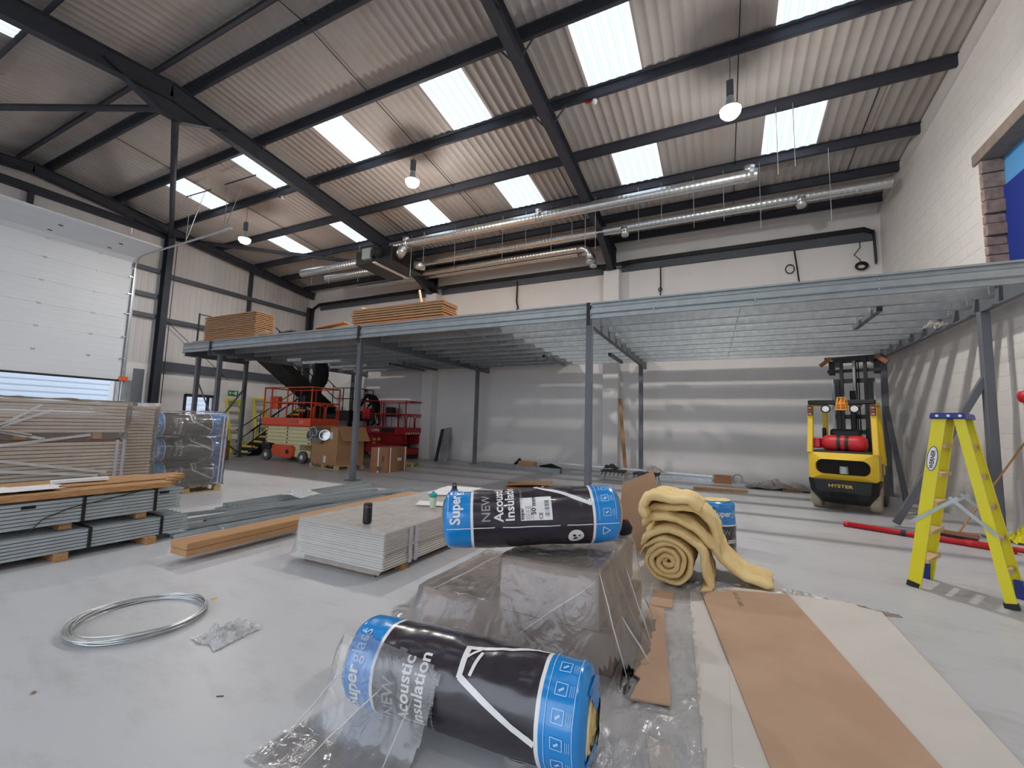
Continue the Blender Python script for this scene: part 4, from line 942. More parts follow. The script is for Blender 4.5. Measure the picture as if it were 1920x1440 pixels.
for s in (-1, 1):
    wheel(fk, 0, 0, 0.24, 0.18).location = (0, 0, 0)
for o in [c for c in fk.children if c.name.startswith('wheel')]: 
    for g_ in list(o.children): bpy.data.objects.remove(g_)
    bpy.data.objects.remove(o)
def fwheel(x, y, r, w, tm):
    t = obj('wheel', MB().lathe([(r * 0.5, -w / 2), (r * 0.92, -w / 2), (r, -w / 2 + 0.025), (r, w / 2 - 0.025), (r * 0.92, w / 2), (r * 0.5, w / 2)], (x, y, r), 'x', 24), tm, fk)
    obj('hub', MB().lathe([(0.02, -w / 2 + 0.01), (r * 0.55, -w / 2 + 0.02), (r * 0.55, w / 2 - 0.02), (0.02, w / 2 - 0.01)], (x, y, r), 'x', 14), 'white_plastic', t)
for s in (-1, 1): fwheel(s * 0.46, 0.42, 0.26, 0.17, 'tyre_grey'); fwheel(s * 0.44, 1.7, 0.33, 0.2, 'tyre_dark')

# ================================================================ LADDERS
def quad_frame(o, ex, ey):
    ez = Vector((0, 0, 1)); return lambda a, b, c: Vector(o) + ex * a + ey * b + ez * c
N0 = Vector((1.66, 5.80, 0)); N1 = Vector((2.285, 5.49, 0)); F0 = Vector((1.905, 6.23, 0))
ex = (N1 - N0).normalized(); span = (N1 - N0).length; ey = (F0 - N0).normalized(); wid = (F0 - N0).length
lad = thing('step_ladder', 'bright yellow step ladder with blue top standing open on the floor', 'ladder')
Q = quad_frame(N0, ex, ey); HT = 1.735
def stile(a0, b0, a1, b1, z1, w, d, name='stile', z0=0.0):
    A, B_ = Q(a0, b0, z0), Q(a1, b1, z1)
    dirn = (B_ - A).normalized(); side = ey; nrm = dirn.cross(side).normalized()
    # channel section: web faces outward, flanges inward
    mb = MB(); h = w / 2
    s_ = -1 if b0 < 0.1 else 1
    poly = [(-h, 0), (h, 0), (h, -s_ * d), (h - 0.006, -s_ * d), (h - 0.006, -s_ * 0.006), (-h + 0.006, -s_ * 0.006), (-h + 0.006, -s_ * d), (-h, -s_ * d)]
    vs = [A + nrm * p + side * q for p, q in poly] + [B_ + nrm * p + side * q for p, q in poly]; n = len(poly)
    mb.add(vs, [(i, (i + 1) % n, (i + 1) % n + n, i + n) for i in range(n)] + [tuple(range(n))[::-1], tuple(range(n, 2 * n))])
    return obj(name, mb, 'ladder_yellow', lad)
mid = span * 0.5; ins = 0.06
stile(0.03, 0, mid - 0.07, ins, HT - 0.03, 0.10, 0.035); stile(0.03, wid, mid - 0.07, wid - ins, HT - 0.03, 0.10, 0.035)
stile(span - 0.02, 0.0, mid + 0.06, ins, HT - 0.03, 0.075, 0.03, 'rear_stile'); stile(span - 0.02, wid, mid + 0.06, wid - ins, HT - 0.03, 0.075, 0.03, 'rear_stile')
for k in range(1, 6):
    z = k * 0.285; f = z / (HT - 0.03); a = 0.03 + (mid - 0.1) * f; i_ = ins * f
    obj('tread', MB().add([Q(a + da, i_ + 0.008 if s == 0 else wid - i_ - 0.008, z + dz) for s in (0, 1) for da, dz in ((-0.02, 0), (0.075, 0), (0.075, -0.035), (-0.02, -0.035))], [(0, 1, 2, 3), (7, 6, 5, 4), (0, 4, 5, 1), (1, 5, 6, 2), (2, 6, 7, 3), (3, 7, 4, 0)]), 'pallet_wood', lad)
for k in range(1, 6):
    z = k * 0.285 - .02; f = z / (HT - 0.03); a = span - 0.02 - (span - mid - 0.08) * f; i_ = ins * f
    obj('rear_rung', MB().bar(Q(a, i_ + 0.008, z), Q(a, wid - i_ - 0.008, z), 0.03, 0.045), 'pallet_wood', lad)
tp = MB().add([Q(a, b, z) for z, gg in ((HT - 0.06, 0.0), (HT, 0.01)) for a, b in ((mid - 0.14 + gg, ins - 0.035), (mid + 0.12 - gg, ins - 0.035), (mid + 0.12 - gg, wid - ins + 0.035), (mid - 0.14 + gg, wid - ins + 0.035))], [(0, 3, 2, 1), (4, 5, 6, 7), (0, 1, 5, 4), (1, 2, 6, 5), (2, 3, 7, 6), (3, 0, 4, 7)])
top = obj('top_cap', tp, 'ladder_blue', lad, bev=0.012, seg=2)
for a in (mid - 0.08, mid + 0.0, mid + 0.08): obj('rivet', MB().tube([Q(a, ins - 0.034, HT - 0.03), Q(a, ins - 0.042, HT - 0.03)], 0.013, 8), 'galv', top)
for b, i_ in ((-0.012, 1), (wid + 0.012, -1)):
    zz_ = 0.79; f = zz_ / HT; al = 0.03 + (mid - 0.1) * f; ar = span - 0.02 - (span - mid - 0.08) * f; bb = b + i_ * ins * f - i_ * 0.0
    am = (al + ar) / 2
    obj('spreader', MB().bar(Q(al - 0.1, b + i_ * 0.02, 0.64), Q(am + 0.03, bb, 0.92), 0.004, 0.03, (0, 0, 1)).tube([Q(al - 0.1, b + i_ * 0.01, 0.64), Q(al - 0.1, b + i_ * 0.035, 0.64)], 0.016, 8), 'galv_dull', lad)
    obj('spreader', MB().bar(Q(ar + 0.06, b + i_ * 0.02, 0.62), Q(am - 0.03, bb, 0.92), 0.004, 0.03, (0, 0, 1)).tube([Q(ar + 0.06, b + i_ * 0.01, 0.62), Q(ar + 0.06, b + i_ * 0.035, 0.62)], 0.016, 8), 'galv_dull', lad)
for a, b in ((0.02, 0), (0.02, wid), (span - 0.02, 0), (span - 0.02, wid)):
    s_ = 1 if b < 0.1 else -1
    obj('foot', MB().bar(Q(a, b + s_ * 0.018, 0), Q(a + (0.012 if a < mid else -0.012), b + s_ * 0.018, 0.05 if b < .1 else 0.17), 0.095 if b < .1 else 0.06, 0.045, ey), 'black' if b < 0.1 else 'ladder_blue', lad)
# oval maker's plate on the near stile
lz = 1.28; fz = lz / HT; la = 0.03 + (mid - 0.1) * fz; sdir = (Q(mid - 0.07, ins, HT) - Q(0.03, 0, 0)).normalized(); nn_ = sdir.cross(ey).normalized(); out_ = -ey
oc = Q(la, ins * fz, lz) + out_ * 0.004
def oval(r1, r2, off): return [oc + out_ * off + sdir * (r1 * math.cos(a)) + nn_ * (r2 * math.sin(a)) for a in [i * PI / 14 for i in range(28)]]
pl_ = obj('plate', MB().add(oval(0.125, 0.04, 0.002), [tuple(range(28))]), 'ladder_blue', lad)
obj('plate_face', MB().add(oval(0.117, 0.034, 0.004), [tuple(range(28))]), 'wrap_white', pl_)
obj('lettering', text_mb('WERNER', 0.043, lambda x, y: oc + out_ * 0.006 + sdir * (x * 1.05 - 0.098) + nn_ * (y - 0.016), 0.03), 'print_black', pl_)

def leaning_ladder(label, foot, topy, w, H):
    t = thing('step_ladder', label, 'ladder', foot, 0)
    xb = XL + 0.16 - foot[0]
    for y in (0, w):
        obj('stile', MB().bar((0, y, 0), (xb, y, H), 0.03, 0.1, (1, 0, 0)), 'ladder_yellow', t)
        obj('rear_stile', MB().bar((-0.12, y + (0.02 if y == 0 else -0.02), 0), (xb - 0.02, y, H - 0.05), 0.025, 0.06, (1, 0, 0)), 'ladder_yellow', t)
    for k in range(1, 8):
        f = k / 8; obj('tread', MB().box(xb * f - 0.02, xb * f + 0.08, 0.015, w - 0.015, H * f - 0.03, H * f), 'galv_dull', t)
    obj('top_cap', MB().box(xb - 0.06, xb + 0.1, -0.02, w + 0.02, H - 0.04, H + 0.02), 'ladder_yellow', t)
leaning_ladder('yellow step ladder leaning on the wall below the green exit sign', (-18.0, 10.95, 0), 0, 0.5, 2.2)
leaning_ladder('yellow step ladder leaning on the wall behind the stair foot', (-18.1, 12.1, 0), 0, 0.5, 2.3)
sg = thing('exit_sign', 'green emergency exit sign on the left wall', 'sign', (XL + 0.03, 11.05, 2.36))
obj('plate', MB().box(0, 0.015, 0, 0.42, 0, 0.22), 'sign_green', sg)
obj('pictogram', MB().box(0.015, 0.018, 0.05, 0.1, 0.05, 0.17).box(0.015, 0.018, 0.26, 0.36, 0.04, 0.18).add([(0.017, 0.13, 0.09), (0.017, 0.22, 0.09), (0.017, 0.22, 0.06), (0.017, 0.25, 0.11), (0.017, 0.22, 0.16), (0.017, 0.22, 0.13), (0.017, 0.13, 0.13)], [tuple(range(7))]), 'wrap_white', sg)

# ================================================================ CARTONS BENEATH THE MEZZANINE
def pallet(name, label, loc, rotz, L=1.1, Wd=0.95):
    t = thing(name, label, 'pallet', loc, rotz)
    for y in (0, Wd / 2 - 0.05, Wd - 0.1):
        for x in (0, L / 2 - 0.06, L - 0.12): obj('pallet_block', MB().box(x, x + 0.12, y, y + 0.1, 0.02, 0.1), 'pallet_wood', t)
        obj('pallet_board', MB().box(0, L, y, y + 0.1, 0, 0.02), 'pallet_wood', t)
    for k in range(6): obj('pallet_board', MB().box(k * (L - 0.1) / 5, k * (L - 0.1) / 5 + 0.1, 0, Wd, 0.1, 0.12), 'pallet_wood', t)
    return t
pallet('pallet', 'wooden pallet under the tall open carton', (-11.68, 9.55, 0), -0.2, 1.5, 0.95)
bx = thing('open_carton', 'tall open cardboard carton holding shiny duct bends', 'box', (-11.66, 9.57, 0.12), -0.2)
BL, BWd, BHt = 1.46, 0.9, 1.15
ob_ = MB()   # front wall cut away where the bends spill over
ob_.add([(0, 0, 0), (BL, 0, 0), (BL, 0, BHt), (BL * 0.72, 0, BHt), (BL * 0.66, 0, 0.82), (BL * 0.40, 0, 0.62), (BL * 0.18, 0, 0.72), (0.03, 0, 0.95)], [tuple(range(8))])
ob_.add([(0, 0.008, 0), (BL, 0.008, 0), (BL, 0.008, BHt), (BL * 0.72, 0.008, BHt), (BL * 0.66, 0.008, 0.82), (BL * 0.40, 0.008, 0.62), (BL * 0.18, 0.008, 0.72), (0.03, 0.008, 0.95)], [tuple(range(8))])
obj('front_side', ob_, 'cardboard', bx)
obj('side', MB().box(BL - 0.008, BL, 0, BWd, 0, BHt), 'cardboard', bx); obj('side', MB().box(0, 0.008, 0, BWd, 0, BHt), 'cardboard', bx); obj('side', MB().box(0, BL, BWd - 0.008, BWd, 0, BHt), 'cardboard', bx)
obj('flap', MB().bar((BL * 0.86, -0.01, BHt), (BL * 0.86, -0.16, BHt + 0.02), 0.36, 0.008), 'cardboard', bx); obj('flap', MB().bar((BL, BWd / 2, BHt), (BL + 0.3, BWd / 2, BHt - 0.42), BWd, 0.008), 'cardboard', bx)
for x, z in ((1.02, 0.78), (0.72, 0.06)): obj('label_sticker', MB().box(x, x + 0.15, -0.004, -0.001, z, z + 0.2), 'paper', bx)
for k, (x, y, z, a, b) in enumerate(((0.28, -0.05, 0.85, 0.6, 0.3), (0.52, -0.08, 0.98, -0.3, 0.5), (0.55, -0.1, 0.74, 0.2, -0.4), (0.78, 0.02, 0.86, 1.0, 0.2))):
    o = obj('duct_bend', MB().lathe([(0.16, 0.0), (0.165, 0.01), (0.16, 0.22), (0.145, 0.22), (0.145, 0.02)], n=20), 'galv_duct', bx, smooth=False)
    o.location = (x, y, z); o.rotation_euler = (1.1 + b, a, 0.2 * k)
pallet('pallet', 'wooden pallet beside the strapped brown carton', (-10.3, 11.0, 0), 0.1, 1.1, 0.9)
ct = thing('carton', 'brown carton strapped with pale bands next to the mezzanine column', 'box', (-8.68, 9.72, 0), 0.0)
cm = MB().add([(0, 0, 0), (-0.1, 0.95, 0), (-0.72, 0.85, 0), (-0.46, -0.2, 0)] + [(0, 0, 0.72), (-0.1, 0.95, 0.72), (-0.72, 0.85, 0.72), (-0.46, -0.2, 0.72)], [(0, 1, 2, 3), (7, 6, 5, 4), (0, 1, 5, 4), (1, 2, 6, 5), (2, 3, 7, 6), (3, 0, 4, 7)])
obj('body', cm, 'carton', ct, bev=0.006)
e1 = Vector((-0.1, 0.95, 0)); e2 = Vector((-0.46, -0.2, 0))
for f in (0.12, 0.9):
    p = e1 * f; n_ = Vector((1, 0.1, 0)).normalized() * 0.004
    obj('band', MB().bar(p + n_, p + n_ + Vector((0, 0, 0.72)), 0.03, 0.004, (1, 0, 0)), 'wrap_white', ct)
p = e2 * 0.55 + Vector((0.1, -0.25, 0)).normalized() * 0.004
obj('band', MB().bar(p, p + Vector((0, 0, 0.72)), 0.03, 0.004, (0.4, -0.9, 0)), 'wrap_white', ct)
obj('label_sticker', MB().bar(e1 * 0.5 + Vector((.004, 0, 0.36)), e1 * 0.72 + Vector((.004, 0, 0.36)), 0.004, 0.08), 'paper', ct)
q0 = e2 * 0.25 + Vector((0.02, -0.05, 0)).normalized() * 0.004
obj('lettering', text_mb('E00B', 0.09, lambda x, y: q0 + Vector((0.004, -0.004, 0.30 + x)) + e2.normalized() * (-0.02 + y), 0.01), 'print_black', ct)
obj('mark', MB().bar(e2 * 0.3 + Vector((.002, -.005, 0.12)), e2 * 0.6 + Vector((.002, -.005, 0.12)), 0.003, 0.12), 'print_dim', ct)
cb2 = obj('carton', MB().box(-15.65, -15.25, 8.85, 9.2, 0, 0.66), 'carton', bev=0.006); tag(cb2, 'plain brown carton standing behind the wrapped roll pallet', 'box')

# ================================================================ ITEMS ALONG THE BACK WALL
for i in range(3):
    x = -10.25 + 0.16 * i
    tag(obj('steel_plate', MB().bar((x + 0.35, 13.75 + .06 * i, 0.0), (x, YB - 0.09, 1.22 + .03 * i), 0.16, 0.02, (0, 1, 0)), 'galv_dull' if i else 'steel_dark'), ['dark', 'pale', 'middle'][i] + ' steel strip leaning against the back wall by the first pilaster', 'metal strip', 'strips leaning by the pilaster')
tag(obj('steel_channel', MB().prism([(0, 0), (0.16, 0), (0.16, 0.14), (0.15, 0.14), (0.15, 0.01), (0.01, 0.01), (0.01, 0.14), (0, 0.14)], (-7.85, 13.7, 0), (-4.55, 13.05, 0)), 'galv'), 'galvanised channel lying along the back wall left of the centre column', 'channel')
tag(obj('carton', MB().box(-6.35, -5.75, 13.6, 13.85, 0, 0.24), 'cardboard', bev=0.005), 'small cardboard box behind the galvanised channel', 'box')
tag(obj('black_offcut', MB().bar((-6.6, 13.7, 0.02), (-6.4, 13.9, 0.3), 0.04, 0.1), 'black'), 'black angle leaning by the small cardboard box', 'offcut')
tag(obj('black_bundle', MB().tube([(-5.6, 13.75, 0.08), (-5.2, 13.8, 0.13), (-4.8, 13.6, 0.08)], [0.06, 0.09, 0.05], 8), 'black', smooth=True), 'black bundle lying behind the galvanised channel', 'bundle')
tag(obj('steel_rail', MB().bar((-5.35, 12.75, 0.36), (-0.25, 12.45, 0.31), 0.07, 0.05), 'galv'), 'long pale steel rail laid across the black trestles', 'rail')
def trestle(label, x, y, rz):
    t = thing('trestle', label, 'trestle', (x, y, 0), rz, 'black trestles')
    obj('top', MB().box(-0.32, 0.32, -0.2, 0.2, 0.26, 0.31), 'black', t)
    for k in range(6): obj('slat', MB().bar((-0.3 + 0.11 * k, -0.21, 0.18), (-0.26 + 0.11 * k, -0.21, 0.27), 0.05, 0.02), 'black', t)
    for sx in (-1, 1):
        for sy in (-1, 1): obj('leg', MB().tube([(sx * 0.26, sy * 0.16, 0.28), (sx * 0.32, sy * 0.24, 0.0)], 0.02, 6), 'galv_dull', t)
trestle('low black trestle left under the pale steel rail', -2.75, 12.2, 0.05); trestle('low black trestle right under the pale steel rail', -1.85, 12.1, -0.05)
tag(obj('timber_post', MB().bar((-2.72, 13.75, 0.0), (-3.02, 14.18, 2.42), 0.1, 0.06, (0, 1, 0)), 'timber'), 'rough timber post leaning on the middle pilaster', 'timber')
tag(obj('steel_channel', MB().prism([(0, 0), (0.14, 0), (0.14, 0.1), (0.13, 0.1), (0.13, 0.01), (0.01, 0.01), (0.01, 0.1), (0, 0.1)], (-1.9, 14.2, 0), (-0.3, 14.1, 0)), 'galv'), 'galvanised channel lying along the back wall right of the trestles', 'channel')
tag(obj('carton', MB().box(-0.25, 0.2, 13.75, 14.0, 0, 0.22), 'carton', bev=0.006), 'small brown carton on the floor at the back wall', 'box')
tag(obj('pipe_ring', MB().tube([(0.36 + 0.12 * math.cos(a), 14.1, 0.13 + 0.12 * math.sin(a)) for a in [i * PI / 8 for i in range(17)]], 0.02, 6, False), 'galv_dull'), 'grey pipe ring standing beside the small brown carton', 'ring')
tag(obj('floor_plank', MB().bar((-0.68, 11.95, 0.03), (0.52, 12.15, 0.03), 0.16, 0.06), 'timber_x'), 'brown plank lying flat on the floor before the back wall', 'timber')
def crumple(cx, cy, rx, ry, h, seed, res=26, z0=0.0, rot=0.0):
    mb = MB()
    def fn(a, b):
        u, v = a * 2 - 1, b * 2 - 1
        e = max(0, 1 - (abs(u) ** 2.5 + abs(v) ** 2.5) * 0.8)
        n = abs(nz(u * 2.2 + seed, v * 2.2, seed)) + 0.5 * abs(nz(u * 5 + seed, v * 5, seed + 3)) + 0.25 * abs(nz(u * 11, v * 11 + seed, 1))
        k = 1 + 0.25 * nz(u * 1.3, v * 1.3, seed + 7)
        x, y = u * rx * k, v * ry * k
        return (cx + x * math.cos(rot) - y * math.sin(rot), cy + x * math.sin(rot) + y * math.cos(rot), z0 + 0.004 + h * n * (0.25 + e))
    mb.grid(fn, res, res); return mb
tag(obj('tool_bag', crumple(-2.85, 12.35, 0.17, 0.12, 0.2, 7.7, 12, 0.305), 'cloth_grey', smooth=True), 'dark tool bag on the left trestle', 'bag')
tag(obj('tool_bag', crumple(-1.7, 12.3, 0.2, 0.14, 0.22, 1.7, 12, 0.305), 'tarpaulin', smooth=True), 'grey tool bag on the right trestle', 'bag')
tag(obj('dust_sheet', crumple(1.25, 13.5, 0.75, 0.4, 0.22, 3.3), 'tarpaulin'), 'crumpled grey dust sheet at the foot of the back wall', 'sheet')
tag(obj('floor_batten', MB().bar((1.35, 13.0, 0.03), (1.75, 13.1, 0.03), 0.1, 0.05), 'carton'), 'short brown batten on the floor left of the forklift', 'timber')

# right wall: red pipe on the floor, broom, red post cap, yellow pad
rp_ = thing('red_pipe', 'long red pipe lying on the floor behind the step ladder', 'pipe')
obj('pipe', MB().tube([(1.75, 8.86, 0.045), (3.42, 8.1, 0.045)], 0.04, 10), 'red_paint', rp_, smooth=True)
for f in (0.0, 0.38, 0.75): 
    c = Vector((1.75, 8.86, 0.045)).lerp(Vector((3.42, 8.1, 0.045)), f); d = Vector((1.67, -0.76, 0)).normalized()
    obj('collar', MB().tube([c, c + d * 0.06], 0.044, 10), 'steel_dark' if f == 0.38 else 'red_paint', rp_)
tag(obj('red_pipe', MB().tube([(3.05, 8.48, 0.035), (3.95, 8.05, 0.035)], 0.03, 8), 'red_paint', smooth=True), 'short red pipe lying alongside the long red pipe', 'pipe')
br = thing('broom', 'broom with wooden handle leaning against the right block wall', 'broom')
obj('head', MB().bar((2.95, 8.95, 0.07), (3.3, 8.72, 0.07), 0.07, 0.05), 'carton', br); obj('bristles', MB().bar((2.96, 8.945, 0.025), (3.29, 8.725, 0.025), 0.06, 0.05), 'black', br)
obj('handle', MB().tube([(3.12, 8.83, 0.08), (3.97, 9.0, 1.45)], 0.013, 8), 'timber', br)
rc = thing('bollard', 'round red capped pink post fixed at the right block wall', 'post', (3.88, 8.66, 0))
obj('cap', MB().lathe([(0.02, 2.19), (0.08, 2.17), (0.1, 2.1), (0.08, 2.03), (0.05, 2.01)], n=16), 'red_paint', rc, smooth=True)
obj('post', MB().tube([(0, 0, 0), (0, 0, 2.02)], 0.045, 12), 'pink_post', rc, smooth=True)
tag(obj('yellow_pad', crumple(3.85, 8.95, 0.12, 0.12, 0.28, 5.1, 12), 'ladder_yellow'), 'crumpled yellow bag at the foot of the right block wall', 'bag')
tag(obj('wall_bag', crumple(3.25, 9.6, 0.12, 0.2, 0.12, 2.2, 14, ZB - 0.1), 'film_thick'), 'clear plastic bag hung from the right end of the mezzanine', 'bag')

# ================================================================ INSULATION ROLLS
def roll(label, a, b, r, face, th0, group='insulation rolls', detail=True, torn=False, seed=1.0, full_text=True, cat='insulation roll'):
    a, b, face = Vector(a), Vector(b), Vector(face)
    L = (b - a).length; X = (b - a).normalized(); Y = -(face - X * face.dot(X)).normalized(); Z_ = X.cross(Y)
    t = bpy.data.objects.new('insulation_roll', None); COL.objects.link(t); tag(t, label, cat, group)
    R_ = Matrix((X, Y, Z_)).transposed().to_4x4(); R_.translation = a; t.matrix_world = R_
    rad = math.radians
    def S(x, th, off=0.0):
        e = min(x, L - x); sh = 0.05
        k = 1.0 if e > sh else math.sqrt(max(0.0, 1 - ((sh - e) / sh) ** 2)) * 0.28 + 0.72
        n = 0.012 * nz(x * 3 + seed, math.cos(th) * 1.5, math.sin(th) * 1.5) + 0.005 * nz(x * 9, th * 3 + seed, 2) + 0.0025 * nz(x * 26 + seed, th * 2, 5)
        rr_ = (r * (1 + 0.02 * math.sin(2 * th + seed)) + n) * k + off
        return (x, -rr_ * math.cos(th), rr_ * math.sin(th))
    def band(name, x0, x1, m, off=0.0, nu=56, nx=None):
        nx = nx or max(1, int((x1 - x0) / 0.02)); mb = MB()
        mb.grid(lambda u, v: S(x0 + (x1 - x0) * v, u * 2 * PI, off), nu, nx, True)
        return obj(name, mb, m, t, smooth=True)
    w1 = 0.185 * L / 1.2 if L > 0.8 else 0.27
    ws = 0.018
    x2 = L - w1 * (1.0 if L > 0.8 else 0.0)
    band('blue_end', 0.0, w1, 'wrap_blue'); band('white_stripe', w1, w1 + ws, 'wrap_white')
    if L > 0.8:
        band('dark_sleeve', w1 + ws, x2 - ws, 'wrap_dark'); band('white_stripe', x2 - ws, x2, 'wrap_white'); band('blue_end', x2, L, 'wrap_blue')
    else:
        band('dark_sleeve', w1 + ws, L, 'wrap_dark')
    # wool showing at both ends: a wound face
    for e, sx in ((0.012, -1), (L - 0.012, 1)):
        mb = MB()
        def fe(u, v, e=e, sx=sx):
            q = 0.74 * v * r; th = u * 2 * PI
            return (e + sx * (0.012 + 0.01 * math.sin(v * 26 + u * 6.28) * (v > 0.05) + 0.006 * nz(q * 30, th * 2, seed)), -q * math.cos(th), q * math.sin(th))
        mb.grid(fe, 40, 18, True); obj('wool_core', mb, 'wool', t, smooth=True)
    if torn:
        mb = MB()
        mb.grid(lambda u, v: (L + 0.022 - 0.022 * v + 0.012 * abs(nz(u * 5, v * 3, 3)), -(r * (0.30 + 0.12 * math.sin(u * 9) + (0.52 - 0.12 * math.sin(u * 9)) * v)) * math.cos(rad(60 + 265 * u)), (r * (0.30 + 0.12 * math.sin(u * 9) + (0.52 - 0.12 * math.sin(u * 9)) * v)) * math.sin(rad(60 + 265 * u))), 40, 8)
        obj('torn_wrap', mb, 'wrap_blue', t, smooth=True)
    if not detail: return t
    def strip(p0, p1, w, m='wrap_white', off=0.003, n=24):
        # p = (x, degrees); ribbon of width w on the sleeve
        mb = MB(); x0, t0 = p0[0], rad(p0[1]); x1, t1 = p1[0], rad(p1[1])
        dx, dt = x1 - x0, (t1 - t0) * r; l = math.hypot(dx, dt) or 1; nx_, nt_ = -dt / l * w / 2, dx / l * w / 2 / r
        mb.grid(lambda u, v: S(x0 + dx * u + nx_ * (2 * v - 1), t0 + (t1 - t0) * u + nt_ * (2 * v - 1), off), n, 1)
        return obj('print_line', mb, m, t)
    def words(s, size, x, deg, m='wrap_white', bold=0.02, sx=1.0):
        mb = text_mb(s, size, lambda px, py: S(x - py, rad(deg) + px * sx / r, 0.004), bold); obj('lettering', mb, m, t)
    T = th0
    words('Super', 0.098, w1 * 0.62, T + 2, bold=0.028, sx=0.95); 
    wl = 0.098 * 2.34 * 0.95
    words('glass', 0.098, w1 * 0.62, T + 4 + math.degrees(wl / r), 'wrap_pale', 0.002, 0.9)
    words('superglass insulation', 0.018, w1 * 0.22, T + 20, 'wrap_pale', 0.0)
    if L > 0.8:
        words('NEW', 0.085, w1 + 0.13 * L / 1.2, T + 4, 'wrap_grey', 0.01)
        words('Acoustic', 0.088, w1 + 0.215 * L / 1.2, T + 4, bold=0.022); words('Insulation', 0.088, w1 + 0.29 * L / 1.2, T + 4, bold=0.022)
        words('www.superglass.co.uk', 0.030, w1 + 0.345 * L / 1.2, T + 4, 'wrap_grey', 0.0)
        xa = 0.53 * L; xe = x2 - ws
        strip((xa, T + 78), (xa, T + 118), 0.028); strip((xa, T + 80), (xe, T + 30), 0.028); strip((xa, T + 116), (xe, T + 144), 0.020)
        strip((xa + 0.05, T + 83), (xa + 0.075, T + 114), 0.016); strip((xa, T + 100), (xa + 0.06, T + 118), 0.012)
        strip((w1 + ws, T - 6), (xe, T - 8), 0.006); strip((0.03, T - 6), (w1, T - 6), 0.005); strip((x2, T - 8), (L - 0.03, T - 8), 0.005)
        # logo disc
        c0 = (0.735 * L, T - 32); mb = MB(); mb.v = [S(c0[0], rad(c0[1]), 0.005)] + [S(c0[0] + 0.055 * math.cos(q), rad(c0[1]) + 0.055 * math.sin(q) / r, 0.005) for q in [i * PI / 12 for i in range(24)]]
        mb.f = [(0, i + 1, (i + 1) % 24 + 1) for i in range(24)]; lg = obj('logo_disc', mb, 'wrap_white', t)
        lm = MB(); 
        for q in (0.5, 2.6, 4.2):
            lm.add([S(c0[0] + 0.012 * math.cos(q + d) + 0.020 * math.cos(q) + 0.01 * math.sin(i_ * 1.0), rad(c0[1]) + (0.012 * math.sin(q + d) + 0.020 * math.sin(q)) / r, 0.008) for i_, d in enumerate((0, 1.6, 3.1, 4.7))], [(0, 1, 2, 3)])
        obj('logo_mark', lm, 'print_black', lg)
        # pictogram outlines on the far blue end
        for k in range(6):
            if k == 0 : continue
            d0 = T - 20 + 27 * k; xs_ = x2 + 0.055
            for (ax, ad), (bx_, bd) in zip(((0, 0), (0.05, 0), (0.05, 13), (0, 13)), ((0.05, 0), (0.05, 13), (0, 13), (0, 0))): strip((xs_ + ax, d0 + ad), (xs_ + bx_, d0 + bd), 0.004, 'wrap_pale', 0.004, 3)
            strip((xs_ + 0.015, d0 + 4), (xs_ + 0.035, d0 + 8), 0.01, 'wrap_pale', 0.004, 2)
            for q in range(3): strip((xs_ + 0.064 + 0.008 * q, d0), (xs_ + 0.064 + 0.008 * q, d0 + 12), 0.002, 'wrap_pale', 0.004, 3)
        strip((x2 + 0.025, T), (x2 + 0.025, T + 150), 0.003, 'wrap_pale', 0.004, 40); strip((x2 + 0.145, T), (x2 + 0.145, T + 150), 0.003, 'wrap_pale', 0.004, 40)
        for (ax, ad), (bx_, bd) in zip(((0.05, -30), (0.10, -22), (0.05, -14)), ((0.10, -22), (0.05, -14), (0.05, -30))): strip((x2 + ax, T + ad), (x2 + bx_, T + bd), 0.007, 'wrap_pale', 0.004, 3)
    else:
        words('NEW', 0.09, w1 + 0.12, T + 2, 'wrap_grey', 0.01); words('Acoustic', 0.085, w1 + 0.22, T + 2, bold=0.022)
        strip((0.04, T - 3), (L, T - 3), 0.006)
    t['S'] = 0; del t['S']
    return t, S, strip, words

CAMP = Vector((0, 0, 1.5))
ra, rb = Vector((-1.815, 2.675, 0.795)), Vector((-0.72, 3.26, 0.875))
t1, S1, strip1, words1 = roll('blue and black insulation roll lying on top of the wrapped board block', ra, rb, 0.205, (0.5, -1, 0.0), 0, seed=1.3)
# white product sticker
lr1 = (rb - ra).length
mb = MB(); mb.grid(lambda u, v: S1(lr1 * (0.43 + 0.175 * u), math.radians(4 + 44 * v), 0.0035), 6, 12); stk = obj('sticker', mb, 'wrap_white', t1)
for k in range(14): 
    d0 = 10 + k * 2.2; mb = MB(); w_ = random.choice((0.5, 0.9, 1.3)); mb.grid(lambda u, v: S1(lr1 * (0.565 + 0.025 * u), math.radians(d0 + w_ * v), 0.0055), 1, 1); obj('barcode_bar', mb, 'print_black', stk)
obj('lettering', text_mb('50 mm', 0.044, lambda px, py: S1(lr1 * 0.515 - py, math.radians(14) + px / 0.205, 0.006), 0.02), 'print_black', stk)
obj('lettering', text_mb('super', 0.034, lambda px, py: S1(lr1 * 0.447 - py, math.radians(6) + px / 0.205, 0.006), 0.02), 'print_black', stk)
obj('lettering', text_mb('CE', 0.035, lambda px, py: S1(lr1 * 0.552 - py, math.radians(6) + px / 0.205, 0.006), 0.005), 'print_black', stk)
for k in range(4): obj('lettering', text_mb('acoustic roll 1200', 0.012, lambda px, py: S1(lr1 * (0.465 + 0.012 * k) - py, math.radians(6) + px / 0.205, 0.006), 0.0), 'print_dim', stk)
t2, S2, strip2, words2 = roll('blue and black insulation roll lying on the floor, nearest the camera', (-1.78, 1.90, 0.213), (-0.535, 2.0, 0.213), 0.208, (0.1, -1, 0), -42, torn=True, seed=4.1)
